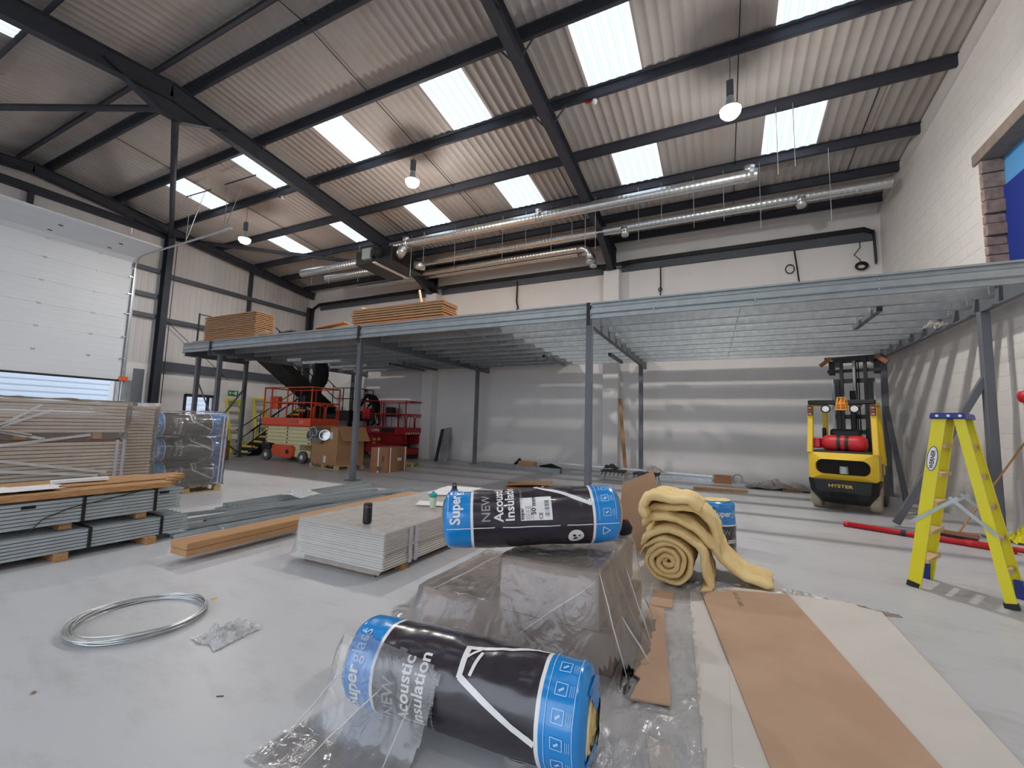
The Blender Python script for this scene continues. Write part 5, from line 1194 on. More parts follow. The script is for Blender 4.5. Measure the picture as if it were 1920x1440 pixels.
roll('short insulation roll standing upright behind the yellow wool heap', (-0.09, 6.3, 0.6), (-0.09, 6.3, 0.005), 0.225, (0.02, -1, 0), -12, seed=2.2)

# wrapped pallet of rolls on the left
pallet('pallet', 'wooden pallet carrying the film-wrapped insulation rolls', (-9.25, 4.2, 0), 1.47, 1.2, 1.1)
ax_ = Vector((math.cos(1.47), math.sin(1.47), 0)); pr_ = Vector((-math.sin(1.47), math.cos(1.47), 0)); o0 = Vector((-9.25, 4.2, 0))
for row, z in enumerate((0.365, 0.83, 1.30)):
    for dcol in range(2):
        p = o0 + pr_ * (0.24 + 0.5 * dcol) + Vector((0, 0, z)); sh = 0.04 * (row - 1)
        roll('insulation roll under film on the left pallet, %s of the %s column' % (['bottom', 'middle', 'top'][row], ['front', 'back'][dcol]), p + ax_ * (0.02 - sh), p + ax_ * (1.2 - sh), 0.221, (ax_.y, -ax_.x, 0.0), [-60, -35, -55][row], 'film-wrapped insulation rolls', detail=(dcol == 0), seed=row + 3 * dcol + 0.5)

# ---------------------------------------------------------------- film
def film_shell(x0, x1, y0, y1, z0, z1, sides, amp, seed, m, res=0.05, Rz=None):
    mb = MB()
    def disp(p, n):
        k = amp * (nz(p[0] * 2.4 + seed, p[1] * 2.4, p[2] * 2.4) * 0.6 + abs(nz(p[0] * 6, p[1] * 6 + seed, p[2] * 6)) * 0.8 + 0.3 * abs(nz(p[0] * 15, p[1] * 15, p[2] * 15 + seed)))
        return tuple(p[i] + n[i] * k for i in range(3))
    def plane(fn, lu, lv, n): mb.grid(lambda u, v: disp(fn(u, v), n), max(2, int(lu / res)), max(2, int(lv / res)))
    if 'x+' in sides: plane(lambda u, v: (x1, y0 + (y1 - y0) * u, z0 + (z1 - z0) * v), y1 - y0, z1 - z0, (1, 0, 0))
    if 'x-' in sides: plane(lambda u, v: (x0, y0 + (y1 - y0) * u, z0 + (z1 - z0) * v), y1 - y0, z1 - z0, (-1, 0, 0))
    if 'y-' in sides: plane(lambda u, v: (x0 + (x1 - x0) * u, y0, z0 + (z1 - z0) * v), x1 - x0, z1 - z0, (0, -1, 0))
    if 'y+' in sides: plane(lambda u, v: (x0 + (x1 - x0) * u, y1, z0 + (z1 - z0) * v), x1 - x0, z1 - z0, (0, 1, 0))
    if 'z+' in sides: plane(lambda u, v: (x0 + (x1 - x0) * u, y0 + (y1 - y0) * v, z1), x1 - x0, y1 - y0, (0, 0, 1))
    bm = mesh_of('film', mb); bm.materials.append(MATS[m]); return bm
def relax_film(xr, yr, nx, ny, support, g, iters, seed, amp, mask=None):
    xs = np.linspace(xr[0], xr[1], nx); ys_ = np.linspace(yr[0], yr[1], ny); XX, YY = np.meshgrid(xs, ys_)
    sup = np.vectorize(support)(XX, YY) + 0.006; h = sup.copy()
    for it in range(iters):
        m_ = h.copy(); m_[1:-1, 1:-1] = (h[:-2, 1:-1] + h[2:, 1:-1] + h[1:-1, :-2] + h[1:-1, 2:]) / 4 - g
        h = np.maximum(sup, m_)
    mb = MB(); idx = {}
    for j in range(ny):
        for i in range(nx):
            x, y = xs[i], ys_[j]; free = min(1, (h[j, i] - sup[j, i]) * 12 + 0.35)
            w = amp * free * (abs(nz(x * 5 + seed, y * 5, seed)) + 0.6 * abs(nz(x * 12, y * 12, seed)) + 0.3 * abs(nz(x * 30, y * 30 + seed, 1)))
            if mask is None or mask(x, y): idx[(i, j)] = len(mb.v); mb.v.append((x + 0.4 * w, y - 0.3 * w, h[j, i] + w))
    for j in range(ny - 1):
        for i in range(nx - 1):
            k = [(i, j), (i + 1, j), (i + 1, j + 1), (i, j + 1)]
            if all(q in idx for q in k): mb.f.append(tuple(idx[q] for q in k))
    return mb

fw_ = film_shell(-0.03, 1.22, -0.02, 1.0, 0.12, 1.56, ('x+', 'x-', 'y-', 'z+'), 0.04, 2.0, 'film_thick')
o = obj('stretch_film', fw_, None, smooth=True); o.location = o0; o.rotation_euler = (0, 0, 1.47); tag(o, 'clear stretch film around the pallet of insulation rolls', 'film')
for k in range(2):
    b_ = MB(); xx = (1.235, 0.0)[k]
    for q in range(2): b_.grid(lambda u, v: (xx + 0.03 * nz(v * 6, q, 3) - 0.03 - (.06 * q), -0.04, 0.14 + 1.38 * v), 1, 20) if False else b_.bar((xx - 0.06 - 0.06 * q, -0.035, 0.16), (xx - 0.03 - 0.06 * q, -0.04, 1.5), 0.03, 0.004, (0, 1, 0))
    s_ = obj('printed_tape', b_, 'strapping', o)

# left stack of plasterboard packs under film
def board_pack(name, label, x1, y0, y1, z0, n, t, wd, m_edge='gypsum_edge', bearers=True):
    th = thing(name, label, 'plasterboard')
    me = mesh_of('board', MB().box(-wd, 0, 0, y1 - y0, 0, t - max(0.005, t * 0.2)), bev=0.0015); me.materials.append(MATS[m_edge])
    for k in range(n): obj('board', me, None, th, loc=(x1 + random.uniform(-0.012, 0.0), y0 + random.uniform(-0.006, 0.006), z0 + k * t))
    if bearers:
        obj('gap_filler', MB().box(x1 - wd + 0.1, x1 - 0.12, y0 + 0.02, y1 - 0.02, z0 - 0.085, z0 - 0.004), 'print_dim', th)  # dark filler added so no daylight shows between the bearers
        for y in (y0 + 0.3, (y0 + y1) / 2, y1 - 0.35) if y1 - y0 > 1 else (y0 + 0.15,): obj('bearer', MB().box(x1 - wd + 0.03, x1 - 0.03, y, y + 0.1, z0 - 0.09, z0 - 0.002), 'timber_x', th)
    return th
pk = board_pack('plasterboard_pack', 'lower pack of film-wrapped plasterboard on the far left', -8.1, 1.1, 3.3, 0.09, 20, 0.0495, 1.2)
obj('stretch_film', film_shell(-9.32, -8.085, 1.08, 3.33, 0.1, 1.1, ('x+', 'y+', 'y-'), 0.03, 5.0, 'film'), None, pk, smooth=True)
obj('gap_filler_sheet', MB().box(-9.25, -8.2, 1.15, 3.25, 1.085, 1.115), 'carton', pk)  # dark filler added to close the bright gap between the packs
pk = board_pack('plasterboard_pack', 'upper pack of film-wrapped plasterboard on the far left', -8.12, 1.1, 3.32, 1.21, 9, 0.049, 1.2)
obj('stretch_film', film_shell(-9.34, -8.1, 1.06, 3.36, 1.115, 1.665, ('x+', 'y+', 'y-', 'z+'), 0.035, 9.0, 'film_thick'), None, pk, smooth=True)
for y in (3.22, 3.30): obj('printed_tape', MB().box(-8.096, -8.092, y, y + 0.04, 0.1, 1.1), 'strapping', pk)
for q in range(7):
    ya, za, yb, zb = random.uniform(1.2, 2.2), random.uniform(.2, 1.4), random.uniform(2.3, 3.3), random.uniform(.5, 1.64)
    obj('film_fold', MB().bar((-8.06, ya, za), (-8.06, yb, zb), 0.006, 0.035), 'film_light', pk)
pk = board_pack('plasterboard_pack', 'plasterboard pack behind, showing at the right of the left stack', -8.5, 3.44, 3.86, 0.09, 31, 0.0495, 0.7)
obj('stretch_film', film_shell(-9.2, -8.48, 3.43, 3.9, 0.1, 1.68, ('x+', 'y+'), 0.03, 15.0, 'film'), None, pk, smooth=True)

# steel stud bundles at the left
def chan(L, w=0.09, h=0.034):
    return MB().prism([(-w / 2, 0), (w / 2, 0), (w / 2, h), (w / 2 - 0.004, h), (w / 2 - 0.004, 0.004), (-w / 2 + 0.004, 0.004), (-w / 2 + 0.004, h), (-w / 2, h)], (0, L, 0), (0, 0, 0))
def stud_bundle(label, x1, y0, y1, z0, rows_, cols, h, rot=0.0):
    t = thing('stud_bundle', label, 'steel studs', (x1, y0, z0), rot)
    me = mesh_of('stud', chan(y1 - y0, 0.092, h - 0.007)); me.materials.append(MATS['galv_dull'])
    for r_ in range(rows_):
        for c in range(cols): obj('stud', me, None, t, loc=(-0.05 - c * 0.096, random.uniform(-0.02, 0.02), r_ * h))
    return t
for y in (1.2, 2.0, 2.75): tag(obj('bearer_block', MB().box(-6.9, -5.98 + (.02 if y > 2.5 else 0), y, y + 0.1, 0.0, 0.078), 'timber_x', bev=0.004), ['timber block under the stud bundles, left end', 'timber block under the stud bundles, in the middle', 'timber block under the stud bundles, right end'][int((y - 1.1) / 0.75)], 'block')
lb = stud_bundle('lower bundle of strapped galvanised studs on timber blocks', -6.02, 0.95, 3.2, 0.08, 6, 9, 0.033)
for y in (1.3, 1.95): obj('strap', MB().box(0.0, 0.006, y, y + 0.03, -0.005, 0.2).box(-0.88, 0.0, y, y + 0.03, 0.2, 0.206), 'black', lb)
for y in (1.1, 2.05, 2.7): tag(obj('bearer_block', MB().box(-6.92, -6.12, y, y + 0.1, 0.285, 0.35), 'timber_x', bev=0.004), 'timber block between the stud bundles, ' + {1.1: 'left', 2.05: 'middle', 2.7: 'right'}[y], 'block')
ub = stud_bundle('upper bundle of strapped galvanised studs below the timber planks', -6.06, 0.9, 3.14, 0.352, 7, 9, 0.036, 0.02)
for y in (1.3, 1.95): obj('strap', MB().box(0.0, 0.006, y, y + 0.03, 0.0, 0.256).box(-0.88, 0.0, y, y + 0.03, 0.256, 0.262), 'black', ub)
obj('tie_wire', MB().tube([(0.02, 0.9, -0.05), (0.03, 1.0, 0.08), (0.03, 1.2, 0.16), (0.02, 1.6, 0.22), (0.0, 1.95, 0.28)], 0.006, 5), 'black', ub)
for y, z in ((0.85, 0.19), (2.0, 0.19)): obj('slot', MB().box(0.001, 0.004, y, y + 0.1, z, z + 0.03), 'black_matt', ub)
for k, (dx, L_, z) in enumerate(((0.0, 2.05, 0.622), (-0.24, 2.2, 0.622), (-0.48, 2.4, 0.622), (-0.72, 2.55, 0.622))):
    tag(obj('timber_plank', MB().box(-6.28 + dx, -6.05 + dx, 0.95, 0.95 + L_, z, z + 0.062), 'timber', bev=0.004), 'timber plank on the stud bundles, %s from the front' % ['first', 'second', 'third', 'fourth'][k], 'timber', 'planks on the stud bundles')
tag(obj('timber_plank', MB().box(-6.95, -6.3, 1.15, 3.05, 0.688, 0.702), 'timber', bev=0.002), 'thin wide board lying over the timber planks', 'timber')
tag(obj('paper_sheet', crumple(-6.35, 1.65, 0.2, 0.42, 0.03, 8.1, 16, 0.704), 'paper'), 'white crumpled paper on the timber planks at the left', 'paper')
tag(obj('paper_roll', MB().bar((-6.6, 2.1, 0.725), (-6.5, 2.55, 0.735), 0.12, 0.03), 'paper'), 'folded white packing strip on the timber planks', 'paper')

# loose studs in the middle of the floor
def loose(label, a, b, m='galv_dull', w=0.075, h=0.05):
    a = Vector(a); b = Vector(b); L = (b - a).length
    mb = MB().prism([(-w / 2, 0), (w / 2, 0), (w / 2, h), (w / 2 - 0.004, h), (w / 2 - 0.004, 0.004), (-w / 2 + 0.004, 0.004), (-w / 2 + 0.004, h), (-w / 2, h)], b, a)
    return tag(obj('steel_stud', mb, m), label, 'steel stud', 'loose studs on the floor')
for k in range(8):
    z = 0.005 + 0.054 * (k // 4); x = -7.2 + 0.082 * (k % 4)
    loose('tied steel stud, far side of the floor pile, %s layer, %s along' % (['lower', 'upper'][k // 4], NTH[k % 4]), (x + 0.03, 4.2 + 0.03 * k, z), (x - 0.1, 7.5, z))
lay = [(0, -6.75, 4.2, -6.72, 7.1), (0, -6.55, 3.7, -6.45, 7.2), (0, -6.33, 3.35, -6.2, 7.3), (0, -6.05, 3.05, -5.98, 6.9), (0, -5.75, 3.3, -5.7, 7.0), (0, -5.55, 3.2, -5.5, 7.2),
       (1, -6.55, 3.4, -6.5, 7.0), (1, -6.2, 3.2, -6.05, 7.2), (1, -5.85, 3.5, -5.85, 7.35), (2, -6.75, 3.55, -5.95, 6.9), (3, -6.25, 3.8, -5.6, 7.3), (2, -5.65, 3.4, -5.6, 6.3)]
for k, (l, xa, ya, xb, yb) in enumerate(lay):
    z = 0.005 + 0.044 * l
    loose('loose steel stud in the %s layer of the floor pile, %s from the left' % (['bottom', 'second', 'third', 'top'][l], NTH[[q for q in range(len(lay)) if lay[q][0] == l].index(k)]), (xa, ya, z), (xb, yb, z), 'galv' if k % 3 == 0 else 'galv_dull', 0.07 + 0.02 * (k % 2), 0.04)
tag(obj('tie_wrap', crumple(-6.75, 5.4, 0.28, 0.22, 0.08, 6.6, 16, 0.14), 'film_light'), 'white plastic tie lying across the loose studs', 'film')
lc = thing('long_carton', 'long flat brown cardboard box with its near end off the floor', 'box', (-4.87, 2.6, 0.0), 0.03)
obj('lower_box', MB().box(-0.27, 0, 0, 3.95, 0.075, 0.135), 'cardboard', lc, bev=0.003); obj('upper_box', MB().box(-0.272, 0.002, 0.0, 3.95, 0.139, 0.205), 'cardboard', lc, bev=0.003)
for y in (1.35, 3.4): tag(obj('white_block', MB().box(-5.15, -4.86, 2.6 + y, 2.72 + y, 0, 0.073), 'wrap_white', bev=0.004), 'white block under the long cardboard box, %s one' % ('nearer' if y < 2 else 'farther'), 'block')

# low plasterboard pack in the middle
lp = board_pack('plasterboard_pack', 'low plasterboard pack under clear film in the middle of the floor', -2.9, 3.27, 6.25, 0.075, 15, 0.0235, 1.2, 'ivory_board')
sup = lambda x, y: 0.43 if (-4.11 < x < -2.893 and 3.26 < y < 6.27) else 0.0
obj('film_cover', relax_film((-4.16, -2.87), (3.2, 6.3), 70, 130, lambda x, y: 0.432 if (-4.115 < x < -2.89 and 3.25 < y < 6.27) else 0.05, 0.0005, 4, 3.0, 0.03, mask=lambda x, y: not (x > -2.885)), 'film_cover', lp, smooth=True)
for k in range(2): obj('printed_tape', MB().box(-2.892, -2.888, 3.62 + 0.09 * k, 3.67 + 0.09 * k, 0.07, 0.43), 'strapping', lp)
sp = thing('speaker', 'black cylindrical speaker standing on the low plasterboard pack', 'speaker', (-3.28, 3.42, 0.445))
obj('body', MB().lathe([(0.03, 0), (0.042, 0.01), (0.044, 0.03), (0.044, 0.18), (0.04, 0.205), (0.02, 0.212)], n=18), 'black', sp, smooth=True); obj('button_ring', MB().lathe([(0.0445, 0.165), (0.0455, 0.17), (0.0445, 0.175)], n=18), 'steel_slate', sp)
sh = thing('shaker_bottle', 'pale shaker bottle with teal lid on the low plasterboard pack', 'bottle', (-3.21, 4.44, 0.45))
obj('body', MB().lathe([(0.036, 0), (0.038, 0.005), (0.044, 0.13), (0.044, 0.135)], n=18), 'shaker_body', sh, smooth=True); obj('lid', MB().lathe([(0.047, 0.132), (0.047, 0.165), (0.035, 0.178), (0.018, 0.182), (0.016, 0.2), (0.006, 0.2)], n=18), 'shaker_teal', sh, smooth=True)
wb = thing('water_bottle', 'dark blue water bottle with black loop cap on the low plasterboard pack', 'bottle', (-3.24, 4.95, 0.45))
obj('body', MB().lathe([(0.05, 0), (0.055, 0.01), (0.055, 0.13), (0.04, 0.165), (0.03, 0.17)], n=18), 'bottle_blue', wb, smooth=True)
cp = obj('cap', MB().lathe([(0.034, 0.165), (0.034, 0.2), (0.02, 0.205)], n=14), 'black', wb); obj('loop', MB().tube([(0.026 * math.cos(a), 0, 0.203 + 0.04 * math.sin(a)) for a in [i * PI / 8 for i in range(9)]], 0.008, 6), 'black', cp)
tag(obj('paper_sheet', crumple(-3.4, 4.68, 0.2, 0.14, 0.012, 1.2, 10, 0.445, 0.4), 'paper'), 'white paper by the shaker bottle', 'paper')
tag(obj('paper_sheet', crumple(-3.75, 5.75, 0.3, 0.42, 0.015, 2.9, 12, 0.445, 0.2), 'paper'), 'large white paper at the far end of the low plasterboard pack', 'paper')
tag(obj('card_flap', MB().bar((-4.55, 9.2, 0.12), (-3.6, 9.7, 0.16), 0.5, 0.02), 'cardboard'), 'flattened brown cardboard on the floor behind the upper insulation roll', 'cardboard')
tag(obj('card_flap_lower', MB().bar((-4.6, 9.3, 0.03), (-3.5, 9.6, 0.03), 0.6, 0.06), 'carton'), 'flat carton under the flattened brown cardboard', 'cardboard')

# ---------------------------------------------------------------- wrapped block in the foreground
wbk = thing('board_block', 'stepped block of brown boards wrapped in clear film', 'boards')
obj('base_boards', MB().box(-2.08, -0.62, 2.80, 3.8, 0.0, 0.25), 'board_grey', wbk, bev=0.004)
obj('upper_boards', MB().box(-1.38, -0.70, 2.72, 3.84, 0.253, 0.59), 'board_grey', wbk, bev=0.004)
obj('base_side', MB().box(-1.36, -0.62, 2.745, 2.80, 0.0, 0.24), 'board_grey', wbk, bev=0.003)
def sup_b(x, y):
    z = 0.0
    if -2.09 < x < -0.61 and 2.735 < y < 3.81: z = 0.262
    if -1.39 < x < -0.69 and 2.71 < y < 3.85: z = 0.602
    return z
tag(obj('film_drape', relax_film((-2.45, -0.32), (2.38, 4.1), 100, 84, sup_b, 0.0016, 260, 11.0, 0.05, mask=lambda x, y: (x + 1.4) ** 2 / 1.15 + (y - 3.2) ** 2 / 0.72 < 1.0 + 0.25 * nz(x * 3, y * 3, 4)), 'film_thick', smooth=True), 'clear film draped over the stepped block of brown boards', 'film')
tag(obj('dark_bag', crumple(-0.53, 2.75, 0.05, 0.16, 0.06, 9.4, 9, 0.0), 'black', smooth=True), 'black plastic strip crumpled at the foot of the wrapped block', 'bag')
fd = bpy.data.objects['film_drape']
for a, b, w in (((-0.695, 2.715, 0.6), (-0.5, 2.6, 0.1), 0.012), ((-1.385, 2.71, 0.61), (-1.95, 2.75, 0.27), 0.01), ((-0.71, 2.70, 0.56), (-1.25, 2.62, 0.12), 0.016), 
                ((-0.62, 2.95, 0.3), (-0.42, 2.95, 0.03), 0.02), ((-0.66, 3.3, 0.5), (-0.45, 3.2, 0.03), 0.015)):
    obj('crease', MB().tube([Vector(a).lerp(Vector(b), k / 6) + Vector((0.012 * nz(k * 0.9, a[0] * 7), -0.01, 0.012 * nz(k * 0.7, b[0] * 9))) for k in range(7)], [0.002, w * 0.25, w * 0.32, w * 0.3, w * 0.34, w * 0.2, 0.002], 5), 'film_crease', fd, smooth=True)
glv = thing('work_glove', 'dark work glove with red patch beside the wool heap', 'glove', (-0.76, 3.72, 0.63))
obj('glove', MB().lathe([(0.02, -0.02), (0.07, 0.0), (0.08, 0.05), (0.05, 0.1), (0.01, 0.11)], n=10), 'rubber', glv, smooth=True); obj('patch', MB().box(-0.03, 0.03, -0.03, 0.03, 0.105, 0.115), 'red_paint', glv)
# film thrown over the left end of the front roll
def sup_r(x, y):
    z = 0.0; d = y - (1.9 + (x + 1.78) * 0.082)
    if -1.80 < x < -0.5 and abs(d) < 0.214: z = 0.213 + math.sqrt(max(0, 0.214 ** 2 - d * d))
    return z
tri = lambda x, y: (-1.9 + 0.05 * nz(y * 6, x * 5, 2) < x < -1.22 + (y - 1.6) * 0.2 + 0.03 * nz(y * 7, x, 4) and 1.34 + 0.06 * nz(x * 4, y * 4, 9) < y < 1.80 - 0.10 * abs(x + 1.45) + 0.03 * nz(x * 8, y * 8, 1))
tag(obj('film_scrap', relax_film((-2.0, -1.0), (1.3, 2.25), 90, 84, sup_r, 0.0011, 160, 21.0, 0.04, mask=tri), 'film_thick', smooth=True), 'clear film caught over the front insulation roll', 'film')
fs = [o_ for o_ in bpy.data.objects if o_.name.startswith('film_scrap')][0]
for a, b, w in (((-1.72, 1.73, 0.26), (-1.80, 1.40, 0.02), 0.012), ((-1.45, 1.70, 0.24), (-1.62, 1.38, 0.02), 0.012), ((-1.30, 1.71, 0.22), (-1.27, 1.45, 0.02), 0.01)):
    obj('crease', MB().tube([Vector(a).lerp(Vector(b), k / 6) + Vector((0.01 * nz(k * 0.9, a[0] * 7), 0, 0.02 + 0.01 * nz(k * 0.7, b[0] * 9))) for k in range(7)], [0.001, w * 0.25, w * 0.32, w * 0.3, w * 0.34, w * 0.2, 0.001], 5), 'film_crease', fs, smooth=True)
# film and offcuts on the floor
def floor_film(label, x0, x1, y0, y1, seed, h, m='film', msk=None, res=0.022, z0=0.012):
    nx, ny = int((x1 - x0) / res), int((y1 - y0) / res); mb = MB(); idx = {}
    for j in range(ny + 1):
        for i in range(nx + 1):
            x, y = x0 + (x1 - x0) * i / nx, y0 + (y1 - y0) * j / ny
            if msk and not msk(x, y): continue
            n = abs(nz(x * 4 + seed, y * 2.4, seed)) * 0.7 + abs(nz(x * 10, y * 6 + seed, 2)) * 0.5 + abs(nz(x * 24, y * 18, seed)) * 0.25
            idx[(i, j)] = len(mb.v); mb.v.append((x, y, z0 + h * n ** 1.6))
    for j in range(ny):
        for i in range(nx):
            k = [(i, j), (i + 1, j), (i + 1, j + 1), (i, j + 1)]
            if all(q in idx for q in k): mb.f.append(tuple(idx[q] for q in k))
    return tag(obj('floor_film', mb, m, smooth=True), label, 'film')
floor_film('clear film spread on the floor between the wrapped block and the flat sheets', -0.72, -0.02, 1.75, 4.5, 3.1, 0.045, 'film_cover', lambda x, y: x < -0.27 + (4.4 - y) * 0.09 and x > -0.66 + 0.1 * nz(y * 3, x, 5) + (0.25 if y < 2.3 and False else 0))
floor_film('clear film edge beyond the far end of the flat sheets', -0.35, 1.3, 4.45, 5.15, 8.3, 0.04, 'film', lambda x, y: y < 4.78 + 0.22 * math.sin((x + 0.35) * 1.9) + 0.08 * nz(x * 4, y * 4, 3) and y > 4.40 + 0.2 * (x + 0.3), z0=0.004)
def slab(name, label, pts, z, t, m):
    n = len(pts); mb = MB().add([(x, y, z) for x, y in pts] + [(x, y, z + t) for x, y in pts], [tuple(range(n))[::-1], tuple(range(n, 2 * n))] + [(i, (i + 1) % n, (i + 1) % n + n, i + n) for i in range(n)])
    return tag(obj(name, mb, m, bev=0.001), label, 'board')
slab('ivory_sheet', 'pale plasterboard sheet on the floor, left of the brown sheet', [(-0.302, 4.455), (0.62, 4.56), (0.86, 2.15), (-0.085, 2.1)], 0.002, 0.0125, 'ivory_board')
slab('ivory_sheet', 'pale plasterboard sheet on the floor with a chipped far corner, right of the brown sheet', [(0.0, 4.74), (0.514, 4.803), (0.9, 4.86), (1.0, 4.85), (1.03, 4.79), (1.17, 4.75), (1.21, 2.5), (1.1, 2.3), (0.02, 2.3)], 0.0148, 0.0125, 'ivory_board')
slab('brown_sheet', 'brown-faced plasterboard sheet lying on the pale sheets', [(-0.215, 4.52), (0.509, 4.755), (0.90, 2.42), (0.20, 2.15)], 0.0285, 0.0125, 'brown_board')
bs = bpy.data.objects['brown_sheet']
dl = Vector((-0.215, 4.52, 0)); dx_ = Vector((0.724, 0.235, 0)).normalized(); dy_ = Vector((0.39, -2.35, 0)).normalized()
obj('lettering', text_mb('W/1 E3 1/B0K', 0.055, lambda x, y: dl + dx_ * (0.27 + y) + dy_ * (0.06 + x) + Vector((0, 0, 0.0418))), 'print_dim', bs)
slab('brown_strip', 'narrow brown plasterboard strip lying on the clear film', [(-0.575, 3.87), (-0.455, 3.85), (-0.27, 2.58), (-0.475, 2.53), (-0.455, 2.75), (-0.50, 2.78)], 0.03, 0.0125, 'brown_board')
slab('brown_strip', 'short brown strip beneath the film beside the wool heap', [(-0.60, 4.3), (-0.42, 4.33), (-0.40, 3.95), (-0.57, 3.92)], 0.012, 0.0125, 'brown_board')
slab('pale_offcut', 'small pale offcut beneath the film near the camera', [(-0.36, 2.33), (-0.24, 2.3), (-0.17, 2.05), (-0.29, 2.05)], 0.003, 0.01, 'ivory_board')
# board standing behind the rolls
slabp = [(-1.2, 5.5, 0.0), (-0.5, 5.78, 0.0), (-0.77, 5.52, 0.985), (-1.11, 5.38, 0.82)]
tag(obj('leaning_board', MB().add(slabp + [(x, y + 0.0125, z) for x, y, z in slabp], [(0, 1, 2, 3), (7, 6, 5, 4), (0, 4, 5, 1), (1, 5, 6, 2), (2, 6, 7, 3), (3, 7, 4, 0)]), 'brown_board'), 'brown board standing between the upper roll and the wool heap', 'board')

# ---------------------------------------------------------------- mineral wool heap
def ribbon(path, wvec, t, seed, nu=48, nw=14, taper=None):
    # thick mat: path is a list of points (centre line), wvec the width vector
    P = [Vector(p) for p in path]; W_ = Vector(wvec)
    def cr(s):
        s = min(max(s, 0), 1) * (len(P) - 1); i = min(int(s), len(P) - 2); f = s - i
        p0, p1, p2, p3 = P[max(i - 1, 0)], P[i], P[i + 1], P[min(i + 2, len(P) - 1)]
        return 0.5 * ((2 * p1) + (p2 - p0) * f + (2 * p0 - 5 * p1 + 4 * p2 - p3) * f * f + (3 * p1 - p0 - 3 * p2 + p3) * f ** 3)
    mb = MB(); loopn = 2 * nw + 4
    ring = [(k / nw - 0.5, 1) for k in range(nw + 1)] + [(0.53, 0)] + [(0.5 - k / nw, -1) for k in range(nw + 1)] + [(-0.53, 0)]
    loopn = len(ring)
    for i in range(nu + 1):
        s = i / nu; p = cr(s); d = (cr(s + 0.01) - cr(s - 0.01)).normalized(); nrm = d.cross(W_).normalized()
        e = min(1, min(s, 1 - s) * 14 + 0.25); tw = taper(s) if taper else 1
        for a, b in ring:
            q = p + W_ * (a * tw) + nrm * (b * t / 2 * e * (1 - 0.35 * (abs(a) * 2) ** 4))
            n = 0.03 * nz(q.x * 5 + seed, q.y * 5, q.z * 5) + 0.012 * nz(q.x * 16, q.y * 16 + seed, q.z * 16)
            mb.v.append(tuple(q + nrm * n * (1 if b >= 0 else 0.6) + W_.normalized() * n * 0.8))
    for i in range(nu):
        for k in range(loopn): k2 = (k + 1) % loopn; mb.f.append((i * loopn + k, i * loopn + k2, (i + 1) * loopn + k2, (i + 1) * loopn + k))
    mb.f.append(tuple(range(loopn))[::-1]); e = nu * loopn; mb.f.append(tuple(e + k for k in range(loopn)))
    return mb
wh = thing('wool_heap', 'heap of yellow mineral wool matting partly unrolled on the floor', 'insulation')
ctr = Vector((-0.50, 4.85, 0.235)); vdir = Vector((0.02, 1, 0))
sp_ = []
for i in range(70):
    th = i / 69 * 2 * PI * 4.4; rr_ = 0.012 + 0.213 * i / 69 + 0.006 * math.sin(i * 0.55)
    sp_.append(ctr + Vector((rr_ * 1.06 * math.cos(th + 0.6), 0, rr_ * 0.98 * math.sin(th + 0.6))))
obj('wound_roll', ribbon(sp_, (0.0, 0.75, 0), 0.056, 1.0, 200, 6), 'wool', wh, smooth=True)
y0 = 4.85
obj('mat', ribbon([(-0.74, y0 + .05, 0.34), (-0.68, y0, 0.44), (-0.52, y0, 0.52), (-0.34, y0 - .03, 0.49), (-0.2, y0 - .02, 0.38), (-0.16, y0, 0.2), (-0.12, y0, 0.06), (-0.2, y0 - .05, 0.03)], (0.0, 0.72, 0), 0.075, 3.0), 'wool', wh, smooth=True)
obj('mat', ribbon([(-0.72, y0 + .15, 0.52), (-0.64, y0 + .12, 0.60), (-0.46, y0 + .1, 0.62), (-0.26, y0 + .12, 0.56), (-0.08, y0 + .2, 0.38), (0.04, y0 + .25, 0.2), (0.2, y0 + .25, 0.09), (0.42, y0 + .22, 0.04)], (0.06, 0.74, 0), 0.08, 5.0, taper=lambda s: 1 - 0.45 * max(0, s - 0.55) / 0.45), 'wool', wh, smooth=True)
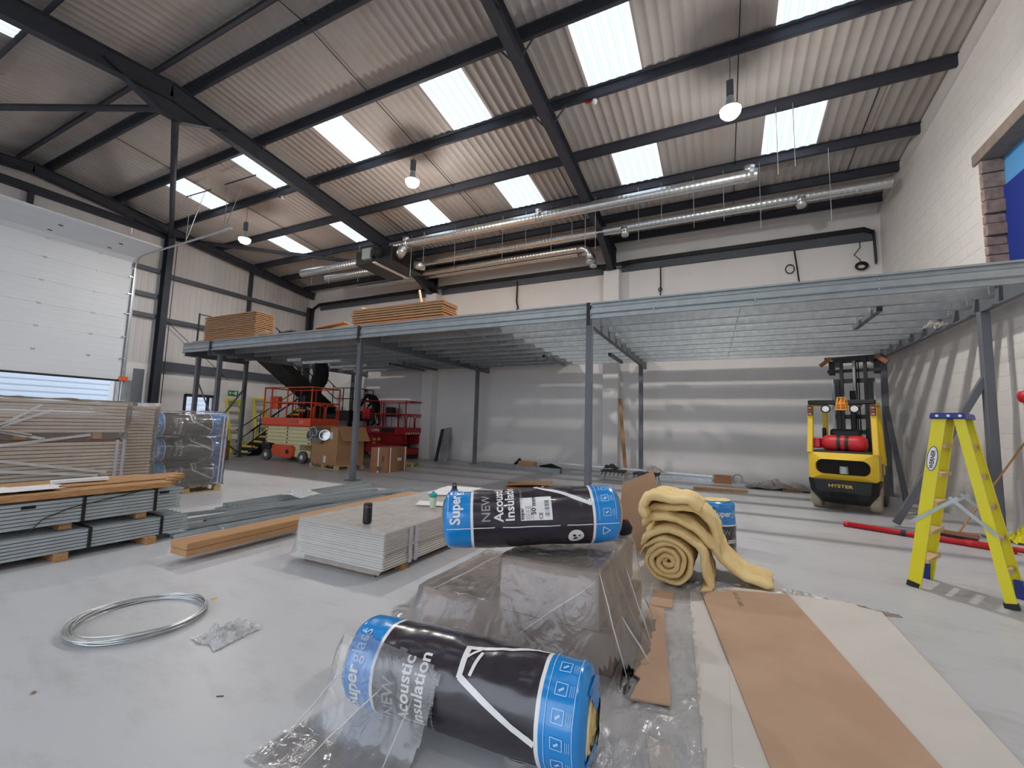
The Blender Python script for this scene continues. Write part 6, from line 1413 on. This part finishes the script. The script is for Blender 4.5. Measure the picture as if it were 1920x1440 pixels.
obj('mat', ribbon([(-0.68, y0 - .05, 0.62), (-0.74, y0, 0.70), (-0.66, y0 + .02, 0.81), (-0.46, y0 + .05, 0.80), (-0.3, y0 + .08, 0.79), (-0.2, y0 + .1, 0.70)], (0.02, 0.62, 0), 0.09, 7.0), 'wool', wh, smooth=True)
obj('mat', ribbon([(-0.7, y0 + .2, 0.66), (-0.5, y0 + .2, 0.71), (-0.28, y0 + .18, 0.72), (-0.16, y0 + .22, 0.64), (-0.09, y0 + .28, 0.5), (-0.06, y0 + .3, 0.34)], (0.0, 0.66, 0), 0.10, 9.0), 'wool', wh, smooth=True)
tag(obj('floor_film_scrap', crumple(-0.1, 4.6, 0.3, 0.16, 0.06, 12.2, 20), 'film_light'), 'clear film crumpled at the foot of the wool heap', 'film')

# ---------------------------------------------------------------- small things on the floor
wc = thing('wire_coil', 'coil of shiny galvanised wire lying on the floor', 'wire', (-3.84, 1.79, 0.0))
for k in range(11):
    R1 = 0.37 + 0.03 * random.random(); zc = 0.006 + 0.004 * k; ox, oy = random.uniform(-0.012, 0.012), random.uniform(-0.012, 0.012)
    obj('strand', MB().tube([(ox + R1 * math.cos(a), oy + R1 * math.sin(a), zc + 0.006 * math.sin(a * 3 + k)) for a in [i * 2 * PI / 48 for i in range(49)]], 0.0055, 5, False), 'galv_duct', wc, smooth=True)
tag(obj('film_scrap', crumple(-3.09, 1.96, 0.14, 0.16, 0.09, 31.0, 22), 'film_light'), 'small scrap of clear film near the wire coil', 'film')
tag(obj('yellow_tag', MB().lathe([(0.003, 0), (0.022, 0.0), (0.022, 0.002), (0.003, 0.002)], (-3.79, 2.27, 0.0), n=14), 'nosing_yellow'), 'tiny yellow tag on the floor beyond the wire coil', 'tag')
tag(obj('pebble', MB().lathe([(0.002, 0), (0.012, 0.002), (0.011, 0.01), (0.003, 0.013)], (-3.32, 1.09, 0.0), n=8), 'stone'), 'tiny brown pebble on the floor at the lower left', 'pebble')
tag(obj('nail', MB().tube([(-2.46, 1.53, 0.003), (-2.43, 1.55, 0.003)], 0.0025, 5), 'steel_dark'), 'tiny dark nail on the floor below the film scrap', 'nail')
